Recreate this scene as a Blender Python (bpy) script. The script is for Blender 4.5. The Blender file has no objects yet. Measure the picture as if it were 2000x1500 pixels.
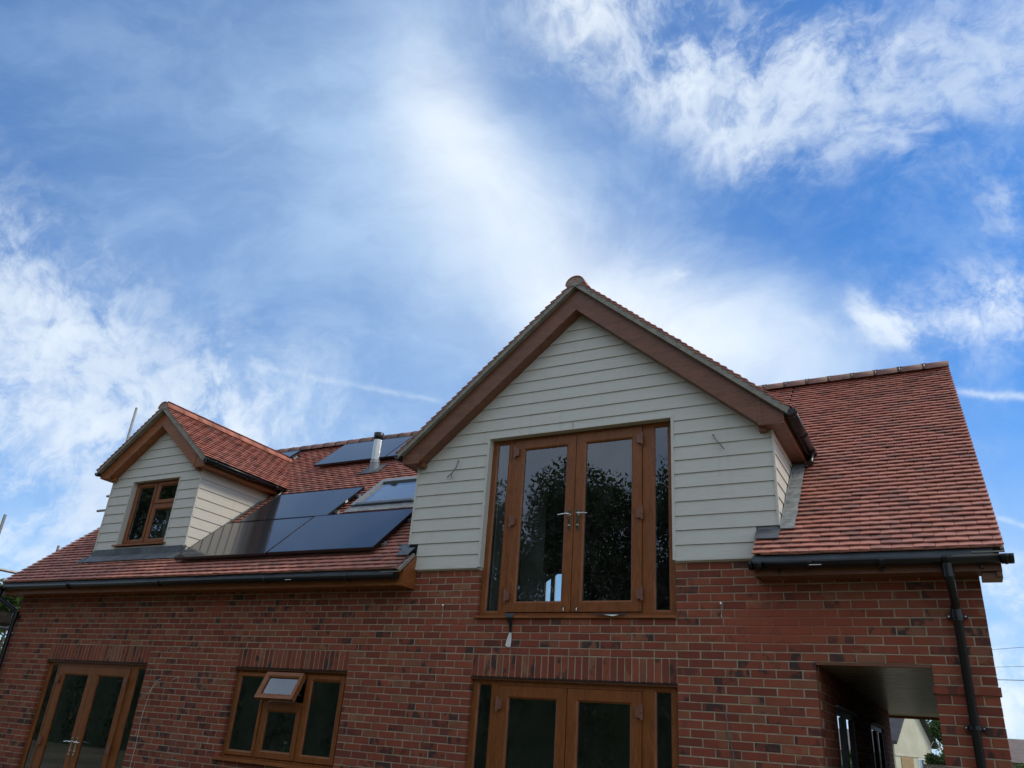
import bpy, math, random
from mathutils import Vector, Matrix
random.seed(7)
rad = math.radians
scene = bpy.context.scene
col = scene.collection

# ---------------------------------------------------------------- camera
CAM = Vector((4.558, -7.551, 1.6375))
RT = Vector((0.880502, 0.468816, 0.070192))
UP = Vector((0.137364, -0.39405, 0.908766))
FW = Vector((-0.453703, 0.790529, 0.411361))
cd = bpy.data.cameras.new('camera')
cam = bpy.data.objects.new('camera', cd)
col.objects.link(cam)
m = Matrix((RT, UP, -FW)).transposed().to_4x4()
m.translation = CAM
cam.matrix_world = m
cd.sensor_width = 36.0
cd.lens = 1512.45 / 2000 * 36
cd.clip_start = 0.05
cd.clip_end = 3000
scene.camera = cam
scene.view_settings.view_transform = 'Standard'
scene.view_settings.look = 'None'
scene.view_settings.exposure = 0.08
scene.view_settings.gamma = 1.0
scene.render.engine = 'CYCLES'
scene.cycles.max_bounces = 8
scene.cycles.transparent_max_bounces = 12
scene.cycles.caustics_reflective = False
scene.cycles.caustics_refractive = False

SUN_EL, SUN_AZ = rad(48), rad(62)      # azimuth measured from +y towards +x
# ---------------------------------------------------------------- sun
sd = bpy.data.lights.new('sun', 'SUN')
sd.energy = 1.9
sd.angle = rad(12)
sd.color = (1.0, 0.89, 0.72)
sun = bpy.data.objects.new('sun', sd)
col.objects.link(sun)
sdir = Vector((math.sin(SUN_AZ) * math.cos(SUN_EL), math.cos(SUN_AZ) * math.cos(SUN_EL), math.sin(SUN_EL)))
sun.rotation_euler = sdir.to_track_quat('Z', 'Y').to_euler()

# ---------------------------------------------------------------- world
world = bpy.data.worlds.new('World')
scene.world = world
world.use_nodes = True
WN = world.node_tree
WN.nodes.clear()


class NT:
    def __init__(s, tree): s.t = tree
    def n(s, typ, **kw):
        nd = s.t.nodes.new(typ)
        for k, v in kw.items():
            if k.startswith('_'): setattr(nd, k[1:], v)
        return nd
    def link(s, a, b): s.t.links.new(a, b)
    def val(s, sock, v):
        if hasattr(v, 'is_output') or isinstance(v, bpy.types.NodeSocket): s.link(v, sock)
        else: sock.default_value = v
    def math(s, op, a, b=None, c=None, clamp=False):
        nd = s.t.nodes.new('ShaderNodeMath'); nd.operation = op; nd.use_clamp = clamp
        s.val(nd.inputs[0], a)
        if b is not None: s.val(nd.inputs[1], b)
        if c is not None: s.val(nd.inputs[2], c)
        return nd.outputs[0]
    def vmath(s, op, a, b=None, scale=None):
        nd = s.t.nodes.new('ShaderNodeVectorMath'); nd.operation = op
        s.val(nd.inputs[0], a)
        if b is not None: s.val(nd.inputs[1], b)
        if scale is not None: s.val(nd.inputs['Scale'], scale)
        return nd.outputs['Vector'] if op not in ('DOT_PRODUCT', 'LENGTH') else nd.outputs['Value']
    def noise(s, vec, scale, detail=4, rough=0.5, dist=0.0, col=False, lac=2.0):
        nd = s.t.nodes.new('ShaderNodeTexNoise')
        if vec is not None: s.link(vec, nd.inputs['Vector'])
        nd.inputs['Scale'].default_value = scale
        nd.inputs['Detail'].default_value = detail
        nd.inputs['Roughness'].default_value = rough
        nd.inputs['Distortion'].default_value = dist
        nd.inputs['Lacunarity'].default_value = lac
        return nd.outputs['Color' if col else 'Fac']
    def ramp(s, fac, stops, interp='LINEAR'):
        nd = s.t.nodes.new('ShaderNodeValToRGB')
        s.val(nd.inputs[0], fac)
        cr = nd.color_ramp; cr.interpolation = interp
        while len(cr.elements) < len(stops): cr.elements.new(0.5)
        for e, (p, c) in zip(cr.elements, stops):
            e.position = p
            e.color = c if len(c) == 4 else (*c, 1)
        return nd.outputs[0]
    def rampv(s, fac, stops, interp='LINEAR'):
        return s.ramp(fac, [(p, (v, v, v, 1)) for p, v in stops], interp)
    def mix(s, fac, a, b, mode='MIX'):
        nd = s.t.nodes.new('ShaderNodeMix'); nd.data_type = 'RGBA'; nd.blend_type = mode
        s.val(nd.inputs[0], fac)
        for sk, v in ((nd.inputs[6], a), (nd.inputs[7], b)):
            if isinstance(v, tuple): sk.default_value = v if len(v) == 4 else (*v, 1)
            else: s.val(sk, v)
        return nd.outputs[2]
    def smooth(s, v, lo, hi, a=0.0, b=1.0):
        nd = s.t.nodes.new('ShaderNodeMapRange'); nd.interpolation_type = 'SMOOTHSTEP'
        s.val(nd.inputs[0], v)
        for i, x in zip((1, 2, 3, 4), (lo, hi, a, b)): s.val(nd.inputs[i], x)
        return nd.outputs[0]


def pixdir(u, v):
    return (RT * ((u - 1000) / 1512.45) + UP * ((750 - v) / 1512.45) + FW).normalized()


w = NT(WN)
tc = w.n('ShaderNodeTexCoord').outputs['Generated']
sky = w.n('ShaderNodeTexSky')
sky.sky_type = 'NISHITA'
sky.sun_disc = False
sky.sun_elevation = SUN_EL
sky.sun_rotation = SUN_AZ
sky.air_density = 1.0
sky.dust_density = 0.35
sky.ozone_density = 2.2
dirv = w.vmath('NORMALIZE', tc)


def blob(u, v, ru, rv, ang, src):
    """soft elliptical cloud patch round a fixed sky direction; radii in degrees, ang = tilt of the long axis"""
    c = pixdir(u, v)
    a0 = RT - c * RT.dot(c); a0.normalize()
    b0 = c.cross(a0) * -1.0
    if b0.dot(UP) < 0: b0 = -b0
    ca, sa = math.cos(rad(ang)), math.sin(rad(ang))
    ax = a0 * ca + b0 * sa
    bx = b0 * ca - a0 * sa
    da = w.vmath('DOT_PRODUCT', src, tuple(ax / math.sin(rad(ru))))
    db = w.vmath('DOT_PRODUCT', src, tuple(bx / math.sin(rad(rv))))
    r2 = w.math('ADD', w.math('MULTIPLY', da, da), w.math('MULTIPLY', db, db))
    g = w.math('POWER', 2.718, w.math('MULTIPLY', r2, -1.0))
    front = w.math('GREATER_THAN', w.vmath('DOT_PRODUCT', src, tuple(c)), 0.0)
    return w.math('MULTIPLY', g, front)


def wsum(lst):
    acc = None
    for g, k in lst:
        t = w.math('MULTIPLY', g, k)
        acc = t if acc is None else w.math('ADD', acc, t)
    return acc


nz1 = w.noise(dirv, 2.2, 5, 0.55, 0.2, col=True)
warp1 = w.vmath('ADD', dirv, w.vmath('SCALE', w.vmath('SUBTRACT', nz1, (0.5, 0.5, 0.5)), scale=0.22))
nz2 = w.noise(dirv, 9.0, 4, 0.6, 0.1, col=True)
warp2 = w.vmath('ADD', warp1, w.vmath('SCALE', w.vmath('SUBTRACT', nz2, (0.5, 0.5, 0.5)), scale=0.07))

# broad smooth high veil
veil = wsum([
    (blob(790, 40, 10, 6.5, -75, warp1), 0.50),
    (blob(880, 260, 8, 4.4, -68, warp1), 0.95),
    (blob(1010, 450, 8, 4.6, -50, warp1), 1.5),
    (blob(1220, 600, 9, 5.6, -35, warp1), 1.5),
    (blob(1490, 730, 8, 4.6, -38, warp1), 2.4),
    (blob(1180, 240, 12, 7, -45, warp1), 0.45),
    (blob(760, 360, 9, 6, -60, warp1), 0.50),
    (blob(960, 600, 10, 6, -20, warp1), 0.60),
    (blob(1060, 720, 10, 5, 0, warp1), 0.6),
    (blob(600, 190, 10, 9, -40, warp1), 0.42),
    (blob(250, 120, 14, 8, -20, warp1), 0.30),
    (blob(680, 500, 12, 8, 10, warp1), 0.60),
    (blob(700, 860, 14, 5.5, 0, warp1), 0.85),
    (blob(250, 560, 8, 6, -40, warp1), 0.30),
    (blob(1930, 1250, 8, 9, 0, warp1), 0.40),
])
# broken, ragged cloud banks
banks = wsum([
    (blob(40, 600, 8, 3.6, -50, warp2), 1.25),
    (blob(150, 760, 10, 4.6, -38, warp2), 1.2),
    (blob(300, 800, 9, 4.5, -20, warp2), 0.85),
    (blob(60, 950, 14, 6, 0, warp2), 1.0),
    (blob(1270, 50, 9, 3.0, -20, warp2), 0.85),
    (blob(1480, 70, 8, 3.4, -30, warp2), 0.72),
    (blob(1660, 120, 7, 4.0, -50, warp2), 0.68),
    (blob(1450, 190, 6, 2.5, -20, warp2), 0.5),
    (blob(1960, 80, 4.5, 4, -30, warp2), 0.6),
    (blob(1950, 640, 4.0, 2.6, 20, warp2), 0.95),
    (blob(1742, 690, 1.4, 2.0, 60, warp2), 1.1),
    (blob(1612, 700, 0.7, 1.4, 60, warp2), 0.6),
    (blob(1990, 400, 2.5, 2.0, 60, warp2), 0.45),
    (blob(1380, 515, 2.0, 0.8, -20, warp2), 0.4),
    (blob(1960, 1180, 7, 1.6, 0, warp2), 0.7),
    (blob(1990, 1420, 9, 5, 0, warp2), 0.9),
])
mp = w.n('ShaderNodeMapping'); mp.vector_type = 'TEXTURE'
w.link(warp1, mp.inputs['Vector'])
mp.inputs['Rotation'].default_value = (0.3, -0.5, 1.05)
mp.inputs['Scale'].default_value = (1.0, 0.3, 0.3)
fib = w.noise(mp.outputs[0], 3.4, 9, 0.62, 0.25)
fine = w.noise(warp2, 11.0, 8, 0.66, 0.1)
puff = w.noise(warp1, 30.0, 5, 0.6, 0.3)
rest = w.noise(dirv, 1.6, 6, 0.58, 0.3)          # everyday broken cloud elsewhere in the sky
bz = w.math('MULTIPLY', banks, w.smooth(fine, 0.36, 0.62, 0.12, 1.35))
bz = w.math('MULTIPLY', bz, w.math('MULTIPLY', w.smooth(puff, 0.34, 0.62, 0.45, 1.2), w.smooth(fib, 0.30, 0.62, 0.55, 1.15)))
vz = w.math('MULTIPLY', veil, w.smooth(fib, 0.30, 0.68, 0.72, 1.25))
infront = w.smooth(w.vmath('DOT_PRODUCT', dirv, tuple(FW)), 0.45, 0.72)
other = w.math('MULTIPLY', w.smooth(rest, 0.34, 0.58, 0.15, 1.9), w.math('SUBTRACT', 1.0, infront))
zz = w.n('ShaderNodeSeparateXYZ'); w.link(dirv, zz.inputs[0])
haze_low = w.smooth(zz.outputs[2], 0.0, 0.42, 1.0, 0.0)
streak = w.math('ADD', haze_low, w.math('ADD', w.smooth(fib, 0.46, 0.75, 0.0, 0.20), w.smooth(fine, 0.5, 0.75, 0.0, 0.07)))


def trail(p0, p1, wid, k):
    a, b = pixdir(*p0), pixdir(*p1)
    nrm = a.cross(b).normalized(); mid = (a + b).normalized()
    half = math.acos(max(-1, min(1, a.dot(b)))) / 2
    tang = (b - a).normalized()
    d1 = w.math('DIVIDE', w.vmath('DOT_PRODUCT', jit, tuple(nrm)), math.sin(rad(wid)))
    d2 = w.math('DIVIDE', w.vmath('DOT_PRODUCT', dirv, tuple(tang)), math.sin(half))
    g = w.math('POWER', 2.718, w.math('MULTIPLY', w.math('MULTIPLY', d1, d1), -1.0))
    e = w.smooth(w.math('ABSOLUTE', d2), 0.7, 1.1, 1.0, 0.0)
    fr = w.math('GREATER_THAN', w.vmath('DOT_PRODUCT', dirv, tuple(mid)), 0.5)
    return w.math('MULTIPLY', w.math('MULTIPLY', g, e), w.math('MULTIPLY', fr, w.smooth(puff, 0.3, 0.6, 0.35 * k, k)))


nz3 = w.noise(dirv, 40.0, 3, 0.6, 0.0, col=True)
jit = w.vmath('ADD', dirv, w.vmath('SCALE', w.vmath('SUBTRACT', nz3, (0.5, 0.5, 0.5)), scale=0.010))
tr = w.math('ADD', trail((455, 705), (880, 788), 0.20, 0.22), trail((1860, 765), (2100, 782), 0.25, 0.62))
tr = w.math('ADD', tr, trail((1940, 1010), (2080, 1050), 0.16, 0.5))
sat = lambda d, k: w.math('SUBTRACT', 1.0, w.math('POWER', 2.718, w.math('MULTIPLY', d, -k)))   # soft saturation
dens_v = sat(w.math('ADD', vz, streak), 0.92)
dens_c = sat(w.math('ADD', w.math('ADD', bz, other), tr), 1.2)
shade = w.smooth(w.noise(warp2, 5.0, 5, 0.6, 0.2), 0.35, 0.7)
cloud = w.mix(shade, (6.6, 7.7, 9.2), (9.2, 9.9, 10.4))
hot = w.math('ADD', blob(1280, 640, 14, 7, -35, warp1), w.math('MULTIPLY', blob(900, 260, 8, 4, -65, warp1), 0.6), clamp=True)
veilc = w.mix(w.math('MULTIPLY', hot, 0.95), (4.5, 6.4, 9.0), (9.7, 10.2, 10.6))
sc1 = w.n('ShaderNodeMix'); sc1.data_type = 'RGBA'; sc1.blend_type = 'MULTIPLY'; sc1.inputs[0].default_value = 1.0
w.link(sky.outputs[0], sc1.inputs[6]); sc1.inputs[7].default_value = (0.44, 1.02, 1.58, 1)
skyc = w.mix(dens_c, w.mix(dens_v, sc1.outputs[2], veilc), cloud)
bg = w.n('ShaderNodeBackground')
bg.inputs['Strength'].default_value = 0.1
w.link(skyc, bg.inputs['Color'])
wo = w.n('ShaderNodeOutputWorld')
w.link(bg.outputs[0], wo.inputs['Surface'])


# ---------------------------------------------------------------- materials
def new_mat(name):
    mt = bpy.data.materials.new(name); mt.use_nodes = True
    t = mt.node_tree; t.nodes.clear()
    h = NT(t)
    b = h.n('ShaderNodeBsdfPrincipled'); o = h.n('ShaderNodeOutputMaterial')
    h.link(b.outputs[0], o.inputs['Surface'])
    return mt, h, b, o


def set_bump(h, b, height, strength=0.3, dist=0.01):
    bp = h.n('ShaderNodeBump'); bp.inputs['Strength'].default_value = strength
    bp.inputs['Distance'].default_value = dist
    h.link(height, bp.inputs['Height']); h.link(bp.outputs[0], b.inputs['Normal'])


def simple(name, c, rough=0.6, var=0.12, scale=6, metal=0.0, bump=0.1, spec=0.5):
    mt, h, b, o = new_mat(name)
    oc = h.n('ShaderNodeTexCoord').outputs['Object']
    nz = h.noise(oc, scale, 6, 0.6)
    lo = tuple(x * (1 - var) for x in c); hi = tuple(min(1, x * (1 + var)) for x in c)
    b.inputs['Base Color'].default_value = (*c, 1)
    h.link(h.mix(h.smooth(nz, 0.3, 0.7), lo, hi), b.inputs['Base Color'])
    b.inputs['Roughness'].default_value = rough
    b.inputs['Metallic'].default_value = metal
    b.inputs['Specular IOR Level'].default_value = spec
    if bump: set_bump(h, b, h.noise(oc, scale * 12, 4, 0.6), bump, 0.004)
    return mt


def red_patches(h, k):
    # red-tinted patches on the wall, at fixed places (world position)
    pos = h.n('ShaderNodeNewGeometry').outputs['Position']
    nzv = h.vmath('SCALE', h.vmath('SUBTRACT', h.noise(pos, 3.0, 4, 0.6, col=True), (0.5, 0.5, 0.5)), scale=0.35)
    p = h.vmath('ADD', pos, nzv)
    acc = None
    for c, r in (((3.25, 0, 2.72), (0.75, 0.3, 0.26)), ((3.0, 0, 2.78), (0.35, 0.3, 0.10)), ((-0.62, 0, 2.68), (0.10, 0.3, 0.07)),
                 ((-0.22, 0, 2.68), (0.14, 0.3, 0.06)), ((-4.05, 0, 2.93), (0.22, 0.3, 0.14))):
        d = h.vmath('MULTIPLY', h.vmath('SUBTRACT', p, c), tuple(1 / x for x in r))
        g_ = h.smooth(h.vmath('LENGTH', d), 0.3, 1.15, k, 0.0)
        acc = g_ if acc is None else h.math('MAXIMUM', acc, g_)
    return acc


def mortar_mat():
    mt, h, b, o = new_mat('mortar')
    oc = h.n('ShaderNodeTexCoord').outputs['Object']
    c = h.mix(h.smooth(h.noise(oc, 9, 6, 0.65), 0.3, 0.7), (0.30, 0.245, 0.17), (0.47, 0.385, 0.27))
    c = h.mix(h.smooth(h.noise(oc, 0.9, 4, 0.6), 0.45, 0.7, 0, 0.45), c, (0.28, 0.21, 0.155))
    c = h.mix(red_patches(h, 0.88), c, (0.33, 0.095, 0.058))
    h.link(c, b.inputs['Base Color']); b.inputs['Roughness'].default_value = 0.95
    set_bump(h, b, h.noise(oc, 110, 5, 0.7), 0.7, 0.004)
    return mt


def brick_mat(name, mul=1.0):
    mt, h, b, o = new_mat(name)
    at = h.n('ShaderNodeAttribute'); at.attribute_name = 'rnd'
    sp = h.n('ShaderNodeSeparateColor'); h.link(at.outputs['Color'], sp.inputs[0])
    r1, r2, r3 = sp.outputs
    oc = h.n('ShaderNodeTexCoord').outputs['Object']
    off = h.vmath('ADD', oc, h.vmath('SCALE', at.outputs['Color'], scale=37.0))
    base = h.ramp(r1, [(0.0, (0.19, 0.048, 0.030)), (0.3, (0.26, 0.063, 0.036)), (0.6, (0.31, 0.078, 0.042)),
                       (0.86, (0.32, 0.094, 0.050)), (0.96, (0.27, 0.102, 0.055)), (1.0, (0.30, 0.130, 0.075))])
    n1 = h.noise(off, 9, 5, 0.6)
    base = h.mix(h.smooth(n1, 0.3, 0.75, 0.0, 0.45), base, (0.15, 0.062, 0.046))
    # burnt blue-black patches on some bricks
    mpb = h.n('ShaderNodeMapping'); h.link(off, mpb.inputs[0]); mpb.inputs['Rotation'].default_value = (0, 0.5, 0); mpb.inputs['Scale'].default_value = (1.0, 1.0, 0.7)
    n2 = h.noise(mpb.outputs[0], 9.5, 3, 0.5, 0.2)
    gate = h.smooth(r2, 0.52, 0.80)
    patch = h.math('MULTIPLY', h.smooth(n2, 0.49, 0.60), gate)
    base = h.mix(h.math('MULTIPLY', patch, 0.88), base, (0.045, 0.037, 0.036))
    # ochre bloom
    n3 = h.noise(off, 7.5, 3, 0.5)
    gate3 = h.smooth(r3, 0.84, 0.97)
    base = h.mix(h.math('MULTIPLY', h.math('MULTIPLY', h.smooth(n3, 0.5, 0.6), gate3), 0.6), base, (0.33, 0.17, 0.09))
    # lime specks and faint wall-scale weathering
    n4 = h.noise(oc, 55, 3, 0.6)
    base = h.mix(h.smooth(n4, 0.74, 0.80, 0, 0.5), base, (0.5, 0.42, 0.36))
    n5 = h.noise(oc, 1.3, 4, 0.6)
    base = h.mix(h.smooth(n5, 0.55, 0.8, 0, 0.25), base, (0.30, 0.19, 0.15))
    n6 = h.noise(oc, 4.5, 6, 0.7)
    base = h.mix(h.smooth(n6, 0.60, 0.78, 0, 0.30), base, (0.42, 0.34, 0.28))
    base = h.mix(red_patches(h, 0.62), base, (0.33, 0.085, 0.050))
    h.link(base, b.inputs['Base Color'])
    b.inputs['Roughness'].default_value = 0.9
    b.inputs['Specular IOR Level'].default_value = 0.25
    set_bump(h, b, h.noise(oc, 130, 6, 0.65), 0.45, 0.003)
    return mt


def tile_mat(name):
    mt, h, b, o = new_mat(name)
    at = h.n('ShaderNodeAttribute'); at.attribute_name = 'rnd'
    sp = h.n('ShaderNodeSeparateColor'); h.link(at.outputs['Color'], sp.inputs[0])
    r1, r2, r3 = sp.outputs
    oc = h.n('ShaderNodeTexCoord').outputs['Object']
    off = h.vmath('ADD', oc, h.vmath('SCALE', at.outputs['Color'], scale=29.0))
    base = h.ramp(r1, [(0.0, (0.43, 0.170, 0.124)), (0.35, (0.49, 0.200, 0.146)), (0.7, (0.53, 0.225, 0.168)),
                       (1.0, (0.44, 0.200, 0.155))])
    n2 = h.noise(off, 5.0, 3, 0.5, 0.2)
    gate = h.smooth(r2, 0.42, 0.80)
    base = h.mix(h.math('MULTIPLY', h.math('MULTIPLY', h.smooth(n2, 0.38, 0.62), gate), 0.62), base, (0.170, 0.112, 0.100))
    n4 = h.noise(off, 45, 4, 0.6)
    base = h.mix(h.smooth(n4, 0.4, 0.8, 0, 0.25), base, (0.25, 0.12, 0.09))
    h.link(base, b.inputs['Base Color'])
    b.inputs['Roughness'].default_value = 0.72
    b.inputs['Specular IOR Level'].default_value = 0.35
    set_bump(h, b, h.noise(oc, 220, 4, 0.6), 0.25, 0.002)
    return mt


def wood_mat(name, c, streak=(9, 9, 9), rough=0.42, var=0.3):
    mt, h, b, o = new_mat(name)
    oc = h.n('ShaderNodeTexCoord').outputs['Object']
    mpn = h.n('ShaderNodeMapping'); h.link(oc, mpn.inputs[0]); mpn.inputs['Scale'].default_value = streak
    nz = h.noise(mpn.outputs[0], 4.0, 10, 0.72, 1.2)
    nb = h.noise(oc, 1.5, 3, 0.5)
    lo = tuple(x * (1 - var) for x in c); hi = tuple(x * (1 + var) for x in c)
    cc = h.mix(h.smooth(nz, 0.3, 0.7), lo, hi)
    cc = h.mix(h.smooth(nb, 0.35, 0.7, 0, 0.3), cc, tuple(x * 0.8 for x in c))
    h.link(cc, b.inputs['Base Color'])
    b.inputs['Roughness'].default_value = rough
    b.inputs['Specular IOR Level'].default_value = 0.4
    set_bump(h, b, nz, 0.12, 0.002)
    return mt


def glass_mat(name, tint=(0.75, 0.82, 0.8), ior=1.62, rough=0.0):
    mt = bpy.data.materials.new(name); mt.use_nodes = True
    t = mt.node_tree; t.nodes.clear(); h = NT(t)
    fr = h.n('ShaderNodeFresnel'); fr.inputs[0].default_value = ior
    oc = h.n('ShaderNodeTexCoord').outputs['Object']
    bp = h.n('ShaderNodeBump'); bp.inputs['Strength'].default_value = 0.0025; bp.inputs['Distance'].default_value = 0.01
    h.link(h.noise(oc, 2.2, 2, 0.5), bp.inputs['Height'])
    fac = h.math('MULTIPLY', fr.outputs[0], 2.1, clamp=True)
    tr_ = h.n('ShaderNodeBsdfTransparent'); tr_.inputs[0].default_value = (*tint, 1)
    gl = h.n('ShaderNodeBsdfGlossy'); gl.inputs['Roughness'].default_value = rough
    gl.inputs[0].default_value = (0.92, 0.95, 1.0, 1)
    h.link(bp.outputs[0], gl.inputs['Normal'])
    mx = h.n('ShaderNodeMixShader'); h.link(fac, mx.inputs[0]); h.link(tr_.outputs[0], mx.inputs[1]); h.link(gl.outputs[0], mx.inputs[2])
    # thin film of dust on the outside
    df = h.n('ShaderNodeBsdfDiffuse'); df.inputs[0].default_value = (0.5, 0.5, 0.48, 1)
    m2 = h.n('ShaderNodeMixShader')
    h.link(h.smooth(h.noise(oc, 5, 6, 0.7), 0.35, 0.8, 0.003, 0.028), m2.inputs[0])
    h.link(mx.outputs[0], m2.inputs[1]); h.link(df.outputs[0], m2.inputs[2])
    o = h.n('ShaderNodeOutputMaterial'); h.link(m2.outputs[0], o.inputs[0])
    return mt


def leaf_mat(name, c1, c2):
    mt, h, b, o = new_mat(name)
    at = h.n('ShaderNodeAttribute'); at.attribute_name = 'rnd'
    sp = h.n('ShaderNodeSeparateColor'); h.link(at.outputs['Color'], sp.inputs[0])
    h.link(h.mix(sp.outputs[0], c1, c2), b.inputs['Base Color'])
    b.inputs['Roughness'].default_value = 0.55
    tr_ = h.n('ShaderNodeBsdfTranslucent'); tr_.inputs[0].default_value = (c2[0] * 1.6, c2[1] * 1.7, c2[2], 1)
    mx = h.n('ShaderNodeMixShader'); mx.inputs[0].default_value = 0.3
    h.link(b.outputs[0], mx.inputs[1]); h.link(tr_.outputs[0], mx.inputs[2]); h.link(mx.outputs[0], o.inputs[0])
    return mt


M_brick = brick_mat('brick')
M_mortar = mortar_mat()
M_tile = tile_mat('clay_tile')
M_ridge = simple('ridge_clay', (0.42, 0.160, 0.105), 0.75, 0.30, 3.5, bump=0.25)
M_ridgeb = simple('ridge_clay_brown', (0.215, 0.115, 0.090), 0.75, 0.35, 2.5, bump=0.25)
M_verge = simple('verge_mortar', (0.30, 0.28, 0.235), 0.95, 0.22, 12, bump=0.5)
M_deck = simple('roof_felt', (0.055, 0.045, 0.045), 0.9)
M_oak = wood_mat('golden_oak', (0.235, 0.074, 0.018), (5, 5, 1.0))
M_oakh = wood_mat('golden_oak_board', (0.285, 0.094, 0.027), (1, 3, 6))
M_rose = wood_mat('dark_oak_board', (0.20, 0.080, 0.043), (1, 3, 6))
M_black = simple('black_plastic', (0.0055, 0.006, 0.008), 0.33, 0.1, 5, bump=0.03)
M_felt = simple('eaves_felt', (0.075, 0.092, 0.115), 0.5, 0.2, 5)
M_lead = simple('lead_sheet', (0.115, 0.125, 0.135), 0.55, 0.35, 5, metal=0.25, bump=0.6)
M_lead2 = simple('lead_sheet_pale', (0.24, 0.255, 0.255), 0.7, 0.3, 14, metal=0.1, bump=0.8)
M_steel = simple('stainless_steel', (0.55, 0.55, 0.54), 0.36, 0.06, 4, metal=1.0, bump=0.0)
M_chrome = simple('chrome', (0.82, 0.82, 0.82), 0.10, 0.03, 4, metal=1.0, bump=0.0)
M_galv = simple('galvanised_tube', (0.40, 0.39, 0.37), 0.5, 0.2, 14, metal=0.6, bump=0.15)
M_alu = simple('grey_aluminium', (0.26, 0.29, 0.31), 0.6, 0.08, 5, metal=0.2, bump=0.0)
M_plaster = simple('plaster', (0.74, 0.73, 0.69), 0.9, 0.08, 3)
M_plasterd = simple('plasterboard_grey', (0.45, 0.46, 0.45), 0.9, 0.08, 3)
M_floor = simple('floorboard', (0.20, 0.15, 0.10), 0.8, 0.2, 4)
M_red = simple('red_oxide_paint', (0.30, 0.02, 0.03), 0.5)
M_white = simple('white_plastic', (0.78, 0.78, 0.75), 0.4, 0.04, 6, bump=0.0)
M_hinge = simple('brown_metal', (0.205, 0.085, 0.055), 0.38, 0.08, 8, bump=0.0)
M_glass = glass_mat('window_glass')
M_sash_glass = glass_mat('opened_glass', (0.85, 0.88, 0.88), 1.75)
M_cable = simple('grey_cable', (0.16, 0.16, 0.16), 0.6)
M_leaf = leaf_mat('leaves', (0.030, 0.055, 0.016), (0.085, 0.130, 0.035))
M_leafd = leaf_mat('dark_leaves', (0.022, 0.042, 0.014), (0.060, 0.095, 0.030))
M_bark = simple('bark', (0.085, 0.062, 0.045), 0.95, 0.3, 8, bump=0.8)
M_cream = simple('cream_render', (0.62, 0.60, 0.46), 0.9, 0.10, 1.2, bump=0.2)
M_slate = simple('dark_slate', (0.060, 0.060, 0.066), 0.7, 0.2, 3)
M_board = simple('weathered_board', (0.15, 0.12, 0.09), 0.9, 0.35, 9, bump=0.5)
M_ply = simple('plywood', (0.42, 0.29, 0.15), 0.8, 0.15, 6)
M_wallfar = simple('far_roof', (0.17, 0.13, 0.115), 0.9, 0.25, 5, bump=0.4)


def siding_mat():
    mt, h, b, o = new_mat('painted_cladding')
    oc = h.n('ShaderNodeTexCoord').outputs['Object']
    mpn = h.n('ShaderNodeMapping'); h.link(oc, mpn.inputs[0]); mpn.inputs['Scale'].default_value = (1.6, 1.6, 30)
    nz = h.noise(mpn.outputs[0], 3.5, 6, 0.6, 0.5)
    big = h.noise(oc, 1.2, 4, 0.6)
    cc = h.mix(h.smooth(nz, 0.3, 0.7), (0.605, 0.58, 0.515), (0.67, 0.645, 0.575))
    cc = h.mix(h.smooth(big, 0.45, 0.8, 0, 0.25), cc, (0.54, 0.51, 0.45))
    mp2 = h.n('ShaderNodeMapping'); h.link(oc, mp2.inputs[0]); mp2.inputs['Scale'].default_value = (7, 7, 0.8)
    cc = h.mix(h.smooth(h.noise(mp2.outputs[0], 1.5, 6, 0.65), 0.52, 0.8, 0, 0.22), cc, (0.40, 0.37, 0.31))
    h.link(cc, b.inputs['Base Color'])
    b.inputs['Roughness'].default_value = 0.62
    set_bump(h, b, nz, 0.35, 0.002)
    return mt


def panel_mat():
    mt, h, b, o = new_mat('solar_glass')
    oc = h.n('ShaderNodeTexCoord').outputs['Object']
    nz = h.noise(oc, 3, 5, 0.6)
    h.link(h.mix(nz, (0.030, 0.031, 0.034), (0.040, 0.041, 0.044)), b.inputs['Base Color'])
    b.inputs['Roughness'].default_value = 0.09
    b.inputs['IOR'].default_value = 1.60
    b.inputs['Coat Weight'].default_value = 0.3
    b.inputs['Coat Roughness'].default_value = 0.03
    return mt


def soffit_mat():
    mt, h, b, o = new_mat('gloss_ceiling_board')
    oc = h.n('ShaderNodeTexCoord').outputs['Object']
    wv = h.n('ShaderNodeTexWave'); wv.wave_type = 'BANDS'; wv.bands_direction = 'Y'
    h.link(oc, wv.inputs[0]); wv.inputs['Scale'].default_value = 1.6
    mpn = h.n('ShaderNodeMapping'); h.link(oc, mpn.inputs[0]); mpn.inputs['Scale'].default_value = (0.6, 14, 1)
    nz = h.noise(mpn.outputs[0], 3, 4, 0.6)
    h.link(h.mix(h.smooth(nz, 0.35, 0.65), (0.16, 0.12, 0.08), (0.48, 0.40, 0.29)), b.inputs['Base Color'])
    b.inputs['Roughness'].default_value = 0.27
    set_bump(h, b, nz, 1.0, 0.03)
    return mt


def ground_mat():
    mt, h, b, o = new_mat('garden_ground')
    oc = h.n('ShaderNodeTexCoord').outputs['Object']
    n1 = h.noise(oc, 0.35, 6, 0.6); n2 = h.noise(oc, 12, 5, 0.7)
    c = h.mix(h.smooth(n1, 0.42, 0.62), (0.10, 0.115, 0.05), (0.20, 0.165, 0.12))
    c = h.mix(h.smooth(n2, 0.3, 0.8, 0, 0.5), c, (0.08, 0.07, 0.05))
    h.link(c, b.inputs['Base Color']); b.inputs['Roughness'].default_value = 0.95
    set_bump(h, b, n2, 0.6, 0.03)
    return mt


M_side = siding_mat()
M_panel = panel_mat()
M_soffit = soffit_mat()
M_ground = ground_mat()


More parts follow.
